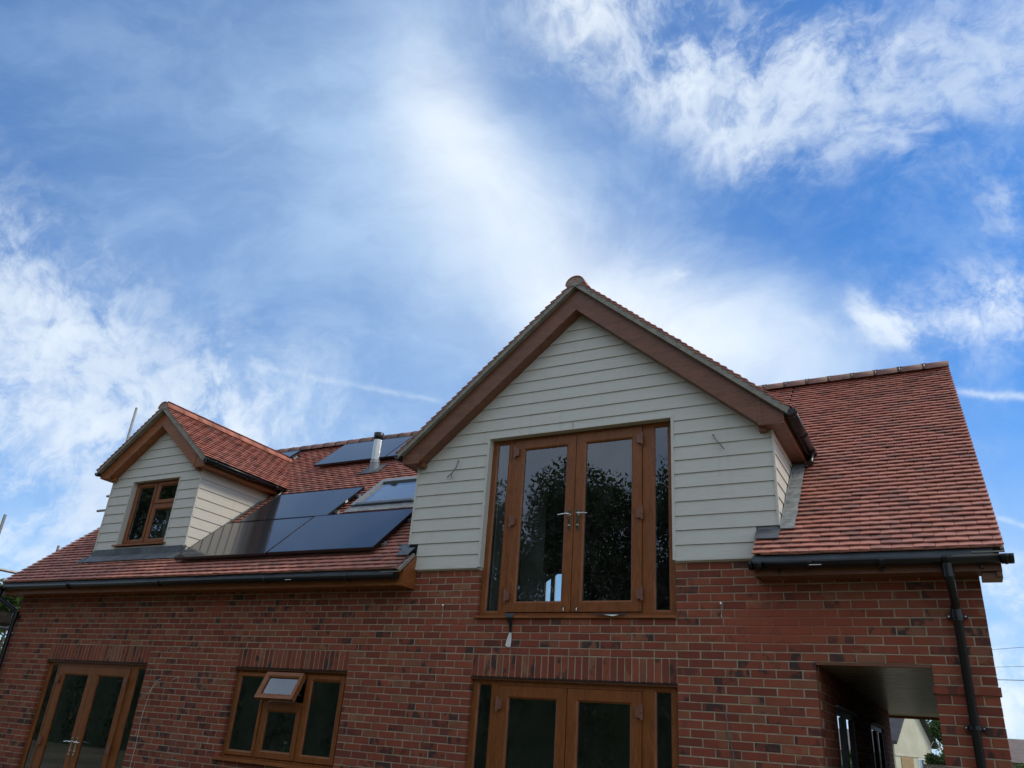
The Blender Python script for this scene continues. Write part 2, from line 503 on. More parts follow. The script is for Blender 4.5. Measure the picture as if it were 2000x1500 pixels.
# ---------------------------------------------------------------- mesh builder
class MB:
    def __init__(s):
        s.v = []; s.f = []; s.mi = []; s.r = []; s.mats = []; s.sm = []
    def mat(s, m):
        if m not in s.mats: s.mats.append(m)
        return s.mats.index(m)
    def add(s, vs, fs, m, rnd=None, smooth=False):
        k = len(s.v); i = s.mat(m)
        if rnd is None: rnd = (random.random(), random.random(), random.random())
        s.v += [tuple(x) for x in vs]
        s.r += [rnd] * len(vs)
        for f in fs:
            s.f.append(tuple(k + j for j in f)); s.mi.append(i); s.sm.append(smooth)
    def hexa(s, p, m, rnd=None):
        """p: 8 points, 0-3 one face, 4-7 the opposite one in the same order"""
        s.add(p, [(0, 3, 2, 1), (4, 5, 6, 7), (0, 1, 5, 4), (1, 2, 6, 5), (2, 3, 7, 6), (3, 0, 4, 7)], m, rnd)
    def box(s, x0, x1, y0, y1, z0, z1, m, rnd=None):
        s.hexa([(x0, y0, z0), (x1, y0, z0), (x1, y1, z0), (x0, y1, z0), (x0, y0, z1), (x1, y0, z1), (x1, y1, z1), (x0, y1, z1)], m, rnd)
    def bevel_y(s, x0, x1, z0, z1, yf, yb, c, m, rnd=None):
        """box whose front (at yf < yb) edges are chamfered by c"""
        a = [(x0, yf + c, z0), (x1, yf + c, z0), (x1, yf + c, z1), (x0, yf + c, z1)]
        f = [(x0 + c, yf, z0 + c), (x1 - c, yf, z0 + c), (x1 - c, yf, z1 - c), (x0 + c, yf, z1 - c)]
        k = [(x0, yb, z0), (x1, yb, z0), (x1, yb, z1), (x0, yb, z1)]
        s.add(f + a + k, [(0, 1, 2, 3), (0, 4, 5, 1), (1, 5, 6, 2), (2, 6, 7, 3), (3, 7, 4, 0),
                          (4, 8, 9, 5), (5, 9, 10, 6), (6, 10, 11, 7), (7, 11, 8, 4), (8, 11, 10, 9)], m, rnd)
    def prism(s, pts, ax, a, b, m, rnd=None):
        """extrude a 2D outline along axis ax ('x': pts are (y,z); 'y': (x,z); 'z': (x,y))"""
        def P(p, t):
            return (t, p[0], p[1]) if ax == 'x' else ((p[0], t, p[1]) if ax == 'y' else (p[0], p[1], t))
        n = len(pts)
        vs = [P(p, a) for p in pts] + [P(p, b) for p in pts]
        fs = [tuple(range(n)), tuple(range(2 * n - 1, n - 1, -1))]
        fs += [(i, i + n, (i + 1) % n + n, (i + 1) % n) for i in range(n)]
        s.add(vs, fs, m, rnd)
    def tube(s, pts, r, m, n=12, caps=True, smooth=True):
        pts = [Vector(p) for p in pts]
        rs = r if isinstance(r, (list, tuple)) else [r] * len(pts)
        vs = []; prev = None
        for i, p in enumerate(pts):
            t = (pts[min(i + 1, len(pts) - 1)] - pts[max(i - 1, 0)]).normalized()
            if prev is None:
                u = t.orthogonal().normalized()
            else:
                u = (prev - t * prev.dot(t)).normalized()
            prev = u; q = t.cross(u)
            for j in range(n):
                a = 2 * math.pi * j / n
                vs.append(p + (u * math.cos(a) + q * math.sin(a)) * rs[i])
        fs = []
        for i in range(len(pts) - 1):
            for j in range(n):
                fs.append((i * n + j, i * n + (j + 1) % n, (i + 1) * n + (j + 1) % n, (i + 1) * n + j))
        s.add(vs, fs, m, None, smooth)
        if caps:
            s.add(vs[:n], [tuple(range(n - 1, -1, -1))], m)
            s.add(vs[-n:], [tuple(range(n))], m)
    def build(s, name, parent=None, origin=None):
        me = bpy.data.meshes.new(name)
        o = Vector(origin) if origin else Vector((0, 0, 0))
        me.from_pydata([(a[0] - o.x, a[1] - o.y, a[2] - o.z) for a in s.v], [], s.f)
        for m_ in s.mats: me.materials.append(m_)
        me.polygons.foreach_set('material_index', s.mi)
        me.polygons.foreach_set('use_smooth', s.sm)
        at = me.color_attributes.new('rnd', 'FLOAT_COLOR', 'POINT')
        buf = []
        for a in s.r: buf += [a[0], a[1], a[2], 1.0]
        at.data.foreach_set('color', buf)
        me.update()
        ob = bpy.data.objects.new(name, me)
        col.objects.link(ob)
        if parent is not None:
            ob.parent = parent
            ob.location = o - world_loc(parent)
        else:
            ob.location = o
        return ob


def world_loc(o):
    l = Vector(o.location)
    while o.parent is not None:
        o = o.parent; l = l + Vector(o.location)
    return l


def tag(o, label=None, cat=None, group=None, kind=None):
    if label: o['label'] = label
    if cat: o['category'] = cat
    if group: o['group'] = group
    if kind: o['kind'] = kind
    return o


def empty(name, loc, label, cat, group=None):
    o = bpy.data.objects.new(name, None); col.objects.link(o); o.location = loc
    o.empty_display_size = 0.2
    return tag(o, label, cat, group)


def part(name, fn, parent, label=None):
    mb = MB(); fn(mb); o = mb.build(name, parent)
    if label: o['label'] = label
    return o


# ---------------------------------------------------------------- ground
g = MB()
g.add([(-900, -900, 0), (900, -900, 0), (900, 900, 0), (-900, 900, 0)], [(0, 1, 2, 3)], M_ground)
tag(g.build('ground'), 'bare earth and rough grass round the new house', 'ground', kind='structure')

# ---------------------------------------------------------------- dimensions
ZB = 2.4            # bed joint above the three soldier courses
WX0, WX1 = -8.55, 4.8375
YE, ZE, RP = -0.352, 3.2892, 0.729          # eaves line of the main roof, pitch
TR = math.tan(RP); CR = math.cos(RP); SR = math.sin(RP)
RIDGE_Y = 3.243; RIDGE_Z = ZE + (RIDGE_Y - YE) * TR
GX = 1.143; GT = 0.845                       # main gable centre and slope
GZ = 6.715                                   # tile surface at its ridge
GPIT = math.atan(GT)
LX0, LX1 = -8.66, -1.0                        # left stretch of the main roof
RX0, RX1 = 3.07, 5.035                       # right stretch
BACK_Y = 2 * RIDGE_Y + 0.35

house = empty('brick_house', (-1.8, 3.2, 0),
              'new red brick house with clay tiled roofs, cream boarded gable and brown framed windows', 'house')


def zroof(y): return ZE + (y - YE) * TR


def on_roof(x, sl, h): return (x, YE + sl * CR - h * SR, ZE - .031 + sl * SR + h * CR)


# ---- openings in the front wall: x0,x1,z0,z1
OPEN = [(-7.425, -5.175, 0.0, 2.175), (-3.4875, -1.6875, 1.125, 2.175), (0.0, 2.25, 0.0, 2.175),
        (3.4875, 4.3875, 0.0, 2.4), (0.0, 2.25, 2.775, 3.9)]
SOLD = [(-7.425, -5.175), (-3.4875, -1.6875), (0.0, 2.25)]


def cut(iv, holes):
    out = [iv]
    for a, b in holes:
        nx = []
        for p, q in out:
            if b <= p + 1e-6 or a >= q - 1e-6: nx.append((p, q))
            else:
                if a > p + 1e-6: nx.append((p, a))
                if b < q - 1e-6: nx.append((b, q))
        out = nx
    return out


def front_bricks(mb):
    n = -32
    while True:
        z = ZB + 0.075 * n
        if z > 3.24: break
        if z < 0: n += 1; continue
        x0, x1 = WX0, WX1
        if z > 3.14: x0, x1 = -0.9, 3.0625
        if z < ZB - 0.31: x1 = WX1 - 0.0
        holes = [(a, b) for a, b, c, d in OPEN if c - 0.01 < z and z + 0.075 < d + 0.01]
        if ZB - 0.226 < z < ZB - 0.01: holes += [(a, b) for a, b in SOLD]
        ph = 0.0 if n % 2 == 0 else 0.1125
        for (p, q) in cut((x0, x1), holes):
            k = math.floor((p - ph) / 0.225)
            xs = [p]
            while True:
                k += 1
                xx = ph + 0.225 * k
                if xx >= q - 0.03: break
                if xx > p + 0.03: xs.append(xx)
            xs.append(q)
            for a, b in zip(xs, xs[1:]):
                la = 0.0 if (a == p) else 0.005
                lb = 0.0 if (b == q) else 0.005
                j = lambda s_=0.0013: random.uniform(-s_, s_)
                y = j(0.0016)
                proj = 0.0
                if p > 4.3 and abs(n + 3) < 0.1: proj = 0.0
                mb.bevel_y(a + la + j(), b - lb + j(), z + 0.005 + j(), z + 0.07 + j(), y - proj, 0.1, 0.0035, M_brick)
        n += 1
    # soldier courses
    for a, b in SOLD:
        k = int(round((b - a) / 0.075))
        for i in range(k):
            x = a + 0.075 * i
            j = lambda s_=0.0013: random.uniform(-s_, s_)
            mb.bevel_y(x + 0.005 + j(), x + 0.070 + j(), ZB - 0.222 + j(), ZB - 0.005 + j(), j(0.0016), 0.1, 0.0035, M_brick)
    # oversailing course at the right pier
    for a, b in ((4.372, 4.60), (4.61, 4.852)):
        mb.bevel_y(a, b, ZB - 0.224, ZB - 0.158, -0.016, 0.1, 0.004, M_brick)
    # mortar bed behind the faces
    yb0, yb1 = 0.0040, 0.098
    e = 0.004
    def mort(x0, x1, z0, z1): mb.box(x0 + e, x1 - e, yb0, yb1, z0, z1, M_mortar)
    mort(WX0, -7.425, 0, 3.15); mort(-5.175, -3.4875, 0, 3.15); mort(-1.6875, 0.0, 0, 3.15)
    mort(2.25, 3.4875, 0, 3.15); mort(4.3875, WX1, 0, 3.15)
    for a, b, t in ((-7.425, -5.175, 3.15), (-3.4875, -1.6875, 3.15), (0, 2.25, 2.775)):
        mb.box(a - 0.01, b + 0.01, yb0 + 0.0003, yb1, ZB - 0.222, t - 0.001, M_mortar)
    mb.box(3.48, 4.396, yb0 + 0.0003, yb1, 2.401, 3.149, M_mortar)
    mb.box(-3.49, -1.68, yb0 + 0.0003, yb1, 0, 1.124, M_mortar)
    mort(-0.9, 0.0, 3.15, 3.299); mort(2.25, 3.0625, 3.15, 3.299)


def flank_bricks(mb):
    # right flank wall, with its gable
    n = 0; z = 0.0
    x = WX1
    while z < RIDGE_Z - 0.35:
        yb = 2 * RIDGE_Y - 0.02
        if z > 3.15:
            y0 = YE + (z + 0.075 + 0.14 - ZE) / TR; yb = 2 * RIDGE_Y - y0
        else: y0 = 0.005 if n % 2 else 0.11
        ph = 0.1125 * (n % 2); y = y0
        while y < yb - 0.03:
            y2 = min(yb, y + 0.225)
            j = random.uniform(-.0015, .0015)
            mb.hexa([(x + j, y + .005, z + .005), (x + j, y2 - .005, z + .005), (x + j, y2 - .005, z + .07), (x + j, y + .005, z + .07),
                     (x - .1, y + .005, z + .005), (x - .1, y2 - .005, z + .005), (x - .1, y2 - .005, z + .07), (x - .1, y + .005, z + .07)], M_brick)
            y = y2
        n += 1; z += 0.075
    yb = 2 * RIDGE_Y - 0.03
    pts = [(0.102, 0), (yb, 0), (yb, 3.1), (RIDGE_Y, RIDGE_Z - 0.25), (0.102, 3.28)]
    mb.prism(pts, 'x', x - 0.2, x - 0.006, M_mortar)
    # left flank and back in the same brick colour
    pts = [(0.102, 0), (yb, 0), (yb, 3.1), (RIDGE_Y, RIDGE_Z - 0.25), (0.102, 3.28)]
    mb.prism(pts, 'x', WX0 + 0.001, WX0 + 0.3, M_brick)
    mb.box(WX0 + 0.3, 3.2, yb - 0.3, yb, 0, 3.1, M_brick)


part('brick_wall', front_bricks, house)
part('brick_wall', flank_bricks, house)


def linings(mb):
    # inner leaf of the front wall with plaster, floors and partitions
    y0, y1 = 0.125, 0.30
    xs = [WX0 + 0.32, -7.425, -5.175, -3.4875, -1.6875, 0.0, 2.25, 3.3]
    for a, b in ((xs[0], xs[1]), (xs[2], xs[3]), (xs[4], xs[5]), (xs[6], xs[7])):
        mb.box(a, b, y0, y1, 0.02, 3.2, M_plaster)
    for a, b in ((-7.425, -5.175), (-3.4875, -1.6875)):
        mb.box(a + .001, b - .001, y0, y1, 2.2, 3.2, M_plaster)
    mb.box(.001, 2.249, y0, y1, 2.2, 2.76, M_plaster)
    mb.box(-3.486, -1.689, y0, y1, 0.02, 1.11, M_plaster)
    mb.box(WX0 + 0.31, 3.36, 0.301, 6.1, 0.005, 0.03, M_floor)
    mb.box(WX0 + 0.31, 3.36, 0.301, 6.1, 2.48, 2.72, M_plaster)
    # ground floor partitions and rear wall
    mb.box(-4.6, -4.48, 0.301, 6.1, 0.03, 2.479, M_plaster)
    mb.box(-0.75, -0.63, 0.301, 6.1, 0.03, 2.479, M_plaster)
    mb.box(WX0 + 0.31, 3.36, 3.9, 4.0, 0.031, 2.478, M_plasterd)
    # upper room
    mb.box(3.12, 3.22, 0.13, 1.2, 2.721, 4.5, M_plaster)
    mb.box(-0.94, -0.84, 0.13, 0.8, 2.721, 4.5, M_plaster)
    mb.box(0.0, 0.09, 0.126, 1.4, 2.721, 4.85, M_white)
    # rooms under the dormer
    mb.box(-7.1, -7.02, 0.24, 1.9, 3.0, 4.9, M_plaster)
    mb.box(-6.52, -6.44, 0.7, 2.6, 3.0, 5.1, M_plaster)
    mb.box(-7.1, -5.25, 1.9, 1.98, 2.721, 4.9, M_plasterd)


part('inner_wall', linings, house)


def gable_inner(mb, rear):
    # structural gable behind the cladding with the window hole, and the rear gable
    t = lambda x: GZ - 0.16 - abs(x - GX) * GT
    def poly(pts, y0, y1): mb.prism(pts, 'y', y0, y1, M_plaster)
    if not rear:
        y0, y1 = -0.012, 0.12
        poly([(-0.97, 3.62), (0.0, 3.62), (0.0, 4.87), (-0.86, 4.87), (-0.97, t(-0.97))], y0, y1)
        poly([(-0.86, 3.302), (0.0, 3.302), (0.0, 3.619), (-0.86, 3.619)], y0, y1)
        poly([(2.25, 3.62), (3.26, 3.62), (3.26, t(3.26)), (3.15, 4.87), (2.25, 4.87)], y0, y1)
        poly([(2.25, 3.302), (3.04, 3.302), (3.04, 3.619), (2.25, 3.619)], y0, y1)
        poly([(-0.86, 4.871), (3.15, 4.871), (GX, t(GX))], y0, y1)
    yb = 2 * RIDGE_Y
    if rear:      # rear gable with an unseen, unglazed opening added to light the room
        poly([(-0.97, 2.72), (0.55, 2.72), (0.55, t(0.55)), (-0.97, t(-0.97))], yb - 0.2, yb)
        poly([(2.75, 2.72), (3.26, 2.72), (3.26, t(3.26)), (2.75, t(2.75))], yb - 0.2, yb)
        poly([(0.5501, 4.9), (2.7499, 4.9), (2.7499, t(2.75)), (GX, t(GX)), (0.5501, t(0.55))], yb - 0.2, yb)


part('gable_wall', lambda mb: gable_inner(mb, False), house)
part('gable_wall', lambda mb: gable_inner(mb, True), house)

# ---------------------------------------------------------------- cladding
EXP = 0.1482
Z_S0 = 3.322


def boards_front(mb, xl_fn, xr_fn, zlo, zhi, yf, holes=(), apex=None, phase=Z_S0):
    """lap boards on a plane y = yf facing -y; each board leans out 9 mm at its lower edge"""
    k = math.floor((zlo - phase) / EXP + 1e-6)
    while True:
        z = phase + EXP * k
        if z > zhi: break
        za, zb = max(z, zlo), z + EXP + 0.012
        segs_z = [(za, min(zb, zhi + 0.0))]
        for (p, q) in segs_z:
            if q - p < 0.01: continue
            # split at hole tops/bottoms so board pieces follow the opening
            cuts = sorted({p, q} | {hz for h in holes for hz in (h[2], h[3]) if p < hz < q})
            for c0, c1 in zip(cuts, cuts[1:]):
                zm = (c0 + c1) / 2
                hs = [(h[0], h[1]) for h in holes if h[2] < zm < h[3]]
                xa0, xb0 = xl_fn(c0), xr_fn(c0)
                xa1, xb1 = xl_fn(c1), xr_fn(c1)
                lean = lambda zz: -0.0125 * (1 - (zz - z) / EXP)
                ivs = cut((xa0, xb0), hs)
                for (a, b) in ivs:
                    a1 = xa1 if a == xa0 else a
                    b1 = xb1 if b == xb0 else b
                    if b1 - a1 < 0.004: b1 = a1 + 0.004
                    f0, f1 = yf + lean(c0), yf + lean(c1)
                    mb.hexa([(a, f0, c0), (b, f0, c0), (b1, f1, c1), (a1, f1, c1),
                             (a, f0 + .008, c0), (b, f0 + .008, c0), (b1, f1 + .008, c1), (a1, f1 + .008, c1)], M_side)
        k += 1


def gable_cladding(mb):
    rake = lambda x: GZ - 0.20 - abs(x - GX) * GT
    def xl(z):
        base = -0.87 if z < 3.617 else -0.99
        lim = GX - (GZ - 0.20 - z) / GT
        return max(base, lim)
    def xr(z):
        base = 3.062 if z < 3.617 else 3.277
        lim = GX + (GZ - 0.20 - z) / GT
        return min(base, lim)
    H = [(-0.002, 2.252, 2.0, 4.858)]
    boards_front(mb, xl, xr, Z_S0, Z_S0 + 2 * EXP - 0.002, -0.034, H)
    boards_front(mb, xl, xr, Z_S0 + 2 * EXP, 6.49, -0.034, H)
    # corner and reveal trims
    mb.box(3.262, 3.284, -0.054, -0.02, 3.615, 4.62, M_side)
    mb.box(-1.0, -0.978, -0.054, -0.02, 3.615, 4.62, M_side)
    mb.box(0.0, 0.012, -0.050, 0.045, 3.322, 4.858, M_side)
    mb.box(2.238, 2.25, -0.050, 0.045, 3.322, 4.858, M_side)
    mb.box(-0.018, 0.0, -0.0505, -0.036, 3.320, 4.872, M_side)
    mb.box(2.25, 2.268, -0.0505, -0.036, 3.320, 4.872, M_side)
    mb.box(0.0121, 2.2379, -0.0495, 0.045, 4.847, 4.860, M_side)
    # drip strip under the lowest board
    mb.box(-0.872, -0.0181, -0.046, 0.0, 3.312, 3.3215, M_side)
    mb.box(2.2681, 3.064, -0.046, 0.0, 3.312, 3.3215, M_side)
    # butt joints between board lengths
    for x, k in ((1.09, 10), (-0.35, 13), (2.62, 12)):
        z = Z_S0 + EXP * k
        mb.box(x, x + 0.0012, -0.0452, -0.040, z + 0.004, z + EXP - 0.006, M_cable)


clad = part('cladding', gable_cladding, house, 'cream painted weatherboards on the big front gable')


def cheek(mb, x, sgn, y0, zt, ztop_y=None, dz=0.0, ph=Z_S0):
    """boards on the side wall of a dormer: plane x, outer side sgn, running back until the main roof"""
    k = math.floor((zroof(y0) - ph) / EXP) - 1
    while True:
        z = ph + EXP * k
        z1 = min(z + EXP + 0.012, zt)
        if z >= zt - 0.004: break
        # bottom follows the roof
        pts = []
        yz0 = max(y0, YE + (z - ZE) / TR) if z > ZE else y0
        if z1 < zroof(y0): k += 1; continue
        z0 = max(z, zroof(y0) - 0.001) if yz0 <= y0 else z
        ya = y0
        yb0 = max(y0 + 0.002, YE + (z0 - ZE) / TR); yb1 = YE + (z1 - ZE) / TR
        l0, l1 = 0.010 * (1 - (z0 - z) / EXP), 0.010 * (1 - (z1 - z) / EXP)
        X0, X1 = x + sgn * l0, x + sgn * l1
        mb.hexa([(X0, ya, z0), (X0, yb0, z0), (X1, yb1, z1), (X1, ya, z1),
                 (X0 - sgn * .008, ya, z0), (X0 - sgn * .008, yb0, z0), (X1 - sgn * .008, yb1, z1), (X1 - sgn * .008, ya, z1)], M_side)
        k += 1
    # sheathing
    yb = YE + (zt - ZE) / TR
    mb.prism([(y0 + .01, zroof(y0) - 0.05), (yb, zt - 0.02), (y0 + .01, zt - 0.02)], 'x', x - sgn * 0.03, x - sgn * 0.012, M_plaster)


part('cladding', lambda mb: cheek(mb, 3.272, 1, -0.02, 4.66), house)
part('cladding', lambda mb: cheek(mb, -0.985, -1, -0.02, 4.66), house)


# ---------------------------------------------------------------- roofs
def tiled(mb, org, u, s, n, u0, u1, courses, gauge, keep, thick=0.0125, wid=0.165, cam=0.0):
    """plain tiles: org eaves point, u along, s up the slope, n out"""
    org, u, s, n = Vector(org), Vector(u), Vector(s), Vector(n)
    for i in range(courses):
        ss = i * gauge
        off = 0.0 if i % 2 == 0 else wid / 2
        x = u0 - off
        while x < u1 - 0.01:
            a, b = max(x, u0), min(x + wid, u1)
            x += wid
            if b - a < 0.02: continue
            if not keep((a + b) / 2, ss + gauge / 2): continue
            j = lambda q: random.uniform(-q, q)
            g_ = 0.0018
            h0 = 0.039 + j(0.0024); h1 = 0.010
            sa = ss + j(0.003); sb = ss + gauge + 0.035
            tl = j(0.0022)
            a += g_; b -= g_
            mid = (a + b) / 2; arch = 0.0028
            P = lambda U, S, H: org + u * U + s * S + n * H
            top = [P(a, sa, h0 + tl), P(mid, sa - 0.001, h0 + arch), P(b, sa, h0 - tl), P(b, sb, h1), P(mid, sb, h1 + arch), P(a, sb, h1)]
            bot = [P(a, sa, h0 + tl - thick), P(mid, sa - 0.001, h0 + arch - thick), P(b, sa, h0 - tl - thick), P(b, sb, h1 - thick), P(mid, sb, h1 + arch - thick), P(a, sb, h1 - thick)]
            mb.add(top + bot, [(0, 1, 4, 5), (1, 2, 3, 4), (0, 6, 7, 1), (1, 7, 8, 2), (2, 8, 9, 3), (5, 11, 6, 0), (6, 11, 10, 7), (7, 10, 9, 8)], M_tile)


US = (1, 0, 0); SS = (0, CR, SR); NS = (0, -SR, CR)
NC = 54; GA = 0.0893
# dormer
DX, DY, DT = -6.20, 0.12, 0.79
DZ = 6.135
DHW = 1.048


def in_dormer(x, sl):
    y = YE + sl * CR; z = ZE + sl * SR
    if abs(x - DX) > DHW or y < DY + 0.02: return False
    return z < DZ - 0.12 - DT * abs(x - DX)


def under_gable(x, sl):
    y = YE + sl * CR; z = ZE + sl * SR
    return z < GZ - 0.32 - GT * abs(x - GX) and abs(x - GX) < 2.33


def keep_left(x, sl):
    if in_dormer(x, sl): return False
    if x > -0.99 and sl > 0.3: return False
    return not (x > -1.1 and sl > 1.6 and under_gable(x, sl))


def keep_right(x, sl):
    if x > 3.285 or sl < 0.33: return True
    return sl > 1.9 and not under_gable(x, sl)


def main_roof(mb):
    o = (0, YE, ZE - 0.031)
    SK = (-2.80, -1.70, 1.80, 2.62)
    kl = lambda x, sl: keep_left(x, sl) and not (SK[0] < x < SK[1] and SK[2] < sl < SK[3])
    tiled(mb, o, US, SS, NS, LX0, -0.90, NC, GA, kl)
    tiled(mb, (0, YE + 0.002, ZE - 0.046), US, SS, NS, LX0 + .08, -0.90, 1, GA, kl)
    tiled(mb, o, US, SS, NS, RX0, RX1, NC, GA, keep_right)
    tiled(mb, (0, YE + 0.002, ZE - 0.046), US, SS, NS, RX0 + .08, RX1 - .02, 1, GA, keep_right)
    # the valley stretch beside the gable, above the cheeks
    tiled(mb, o, US, SS, NS, -0.99, RX0, NC, GA, lambda x, sl: sl > 1.9 and not under_gable(x, sl))
    # felt and battens under the tiles
    def deck(x0, x1, s0, s1, t=0.05, back=False):
        pts = []
        for (sl, h) in ((s0, -0.006), (s1, -0.006), (s1, -t), (s0, -t)):
            y = YE + sl * CR - h * SR; z = ZE - 0.031 + sl * SR + h * CR
            if back: y = 2 * RIDGE_Y - y
            pts.append((y, z))
        mb.prism(pts, 'x', x0, x1, M_deck)
    SM = (RIDGE_Y - YE) / CR
    deck(LX0 + .03, DX - DHW, 0.02, SM)
    deck(DX - DHW, DX + DHW, 0.02, 0.52); deck(DX - DHW, DX + DHW, 3.2, SM)
    deck(DX + DHW, -2.80, 0.02, SM)
    deck(-2.80, -1.70, 0.02, 1.76); deck(-2.80, -1.70, 2.64, SM)
    deck(-1.70, -1.0, 0.02, SM)
    deck(3.3, RX1 - .03, 0.02, SM)
    deck(RX0 + .03, 3.3, 0.02, 0.34)
    deck(-1.0, -0.92, 0.02, 0.30)
    for sg, xe in ((1, 3.3), (-1, -1.0)):
        sx = lambda x: (GZ - GT * abs(x - GX) - 0.02 - ZE + .031) / SR
        xt = GX + sg * (GZ - RIDGE_Z) / GT
        tri = [(xe, sx(xe)), (xe, SM), (xt, SM)]
        vs = [on_roof(x, sl, -.006) for x, sl in tri] + [on_roof(x, sl, -.05) for x, sl in tri]
        mb.add(vs, [(0, 1, 2), (5, 4, 3), (0, 3, 4, 1), (1, 4, 5, 2), (2, 5, 3, 0)], M_deck)
    # rear slope, with the hole of a rear rooflight
    def rp(x0, z0):
        # point of the rear slope met by the sight line entering the gable room
        t = (RIDGE_Z - CAM.z + TR * (RIDGE_Y - CAM.y)) / ((z0 - CAM.z) + TR * 7.551)
        return (4.558 + (x0 - 4.558) * t, CAM.y + 7.551 * t, CAM.z + (z0 - CAM.z) * t)
    for poly in ([(.55, 2.5), (.847, 2.5), (.847, 3.17), (.902, 3.205), (.902, 3.8), (.55, 3.8)],
                 [(.902, 2.5), (.951, 2.5), (.951, 3.235), (1.06, 3.305), (1.06, 3.8), (.902, 3.8)],
                 [(1.06, 2.5), (1.25, 2.5), (1.25, 3.8), (1.06, 3.8)]):
        p3 = [Vector(rp(*p)) for p in poly]
        k = len(p3)
        mb.add([v - Vector((0, SR, CR)) * .02 for v in p3] + [v - Vector((0, SR, CR)) * .08 for v in p3],
               [tuple(range(k)), tuple(range(2 * k - 1, k - 1, -1))] + [(i, i + k, (i + 1) % k + k, (i + 1) % k) for i in range(k)], M_plaster)
    rb = [(LX0, -2.45, 0.0, SM), (-2.45, -1.55, 0.0, 0.62), (-2.45, -1.55, 1.75, SM), (-1.55, RX1, 0.0, SM)]
    for x0, x1, a, b in rb: deck(x0, x1, a, b, 0.06, True)
    tiled(mb, (0, 2 * RIDGE_Y - YE, ZE - 0.031), US, (0, -CR, SR), (0, SR, CR), LX0, RX1, NC, GA,
          lambda x, sl: (x > 3.3 or x < -7.2))


roof = part('roof', main_roof, house, 'clay tiled main roof with mottled red and brown tiles')


def half_round(mb, p0, p1, r, seg, m, clips=False, drop=0.03, th=0.012):
    p0, p1 = Vector(p0), Vector(p1)
    d = p1 - p0; L = d.length; t = d.normalized()
    upv = Vector((0, 0, 1)); side = t.cross(upv).normalized(); upv = side.cross(t).normalized()
    nseg = max(1, int(round(L / seg))); ln = L / nseg
    N = 12
    for i in range(nseg):
        a = p0 + t * (i * ln + 0.003); b = p0 + t * ((i + 1) * ln - 0.003)
        rr = r + random.uniform(-.002, .002)
        vs = []
        for q in (a, b):
            for rad_ in (rr, rr - th):
                for j in range(N + 1):
                    an = math.pi * j / N
                    vs.append(q + side * (math.cos(an) * rad_) + upv * (math.sin(an) * rad_ * 0.92 - drop))
        M_ = N + 1
        fs = []
        for j in range(N):
            fs.append((j, j + 1, 2 * M_ + j + 1, 2 * M_ + j))
            fs.append((M_ + j + 1, M_ + j, 3 * M_ + j, 3 * M_ + j + 1))
            fs.append((j, M_ + j, M_ + j + 1, j + 1))
            fs.append((2 * M_ + j, 2 * M_ + j + 1, 3 * M_ + j + 1, 3 * M_ + j))
        mb.add(vs, fs, m, None, True)
        if clips and i < nseg - 1:
            q = p0 + t * ((i + 1) * ln)
            ring = []
            for qq in (q - t * 0.011, q + t * 0.011):
                for rad_ in (r + 0.004, r - 0.01):
                    for j in range(N + 1):
                        an = math.pi * j / N
                        ring.append(qq + side * (math.cos(an) * rad_) + upv * (math.sin(an) * rad_ * 0.92 - drop))
            mb.add(ring, fs, M_black, None, True)
            c = q + upv * (r * 0.92 - drop + 0.004)
            P = lambda a_, b_, c_: c + t * a_ + side * b_ + upv * c_
            mb.hexa([P(-.035, -.02, -.012), P(.035, -.02, -.012), P(.035, .02, -.012), P(-.035, .02, -.012),
                     P(-.035, -.02, .005), P(.035, -.02, .005), P(.035, .02, .005), P(-.035, .02, .005)], M_black)
        elif i < nseg - 1:
            q = p0 + t * ((i + 1) * ln)
            ring = []
            for qq in (q - t * 0.006, q + t * 0.006):
                for rad_ in (r - 0.004, r - 0.012):
                    for j in range(N + 1):
                        an = math.pi * j / N
                        ring.append(qq + side * (math.cos(an) * rad_) + upv * (math.sin(an) * rad_ * 0.92 - drop))
            mb.add(ring, fs, M_deck, None, True)


def main_ridge(mb):
    half_round(mb, (LX0, RIDGE_Y, RIDGE_Z - 0.012), (RX1 - .0, RIDGE_Y, RIDGE_Z - 0.012), 0.132, 0.30, M_ridgeb, True)


part('ridge_tiles', main_ridge, roof)


def verge_strip(mb, x0, x1):
    # mortar bedding between tile edge and undercloak along the gable verges
    if True:
        pts = []
        for sl, h in ((0.02, -0.010), ((RIDGE_Y - YE) / CR - .02, -0.010), ((RIDGE_Y - YE) / CR - .02, -0.045), (0.02, -0.045)):
            pts.append((YE + sl * CR - h * SR, ZE - .031 + sl * SR + h * CR))
        mb.prism(pts, 'x', x0, x1, M_verge)


def undercloak(mb):
    # pale undercloak at the inner end beside the gable
    pts = []
    for sl, h in ((0.0, 0.004), (0.36, 0.004), (0.36, -0.03), (0.0, -0.03)):
        pts.append((YE + sl * CR - h * SR, ZE - .031 + sl * SR + h * CR))
    mb.prism(pts, 'x', -0.899, -0.868, M_verge)
    mb.box(-1.12, -0.90, YE + .0, YE + .02, ZE - .060, ZE - .048, M_verge)


part('verge_mortar', lambda mb: verge_strip(mb, LX0 + .004, LX0 + .06), roof)
part('verge_mortar', lambda mb: (verge_strip(mb, RX1 - .06, RX1 - .004), mb.box(4.80, 5.03, YE + .0, YE + .02, ZE - .062, ZE - .050, M_verge)), roof)
part('undercloak', undercloak, roof)


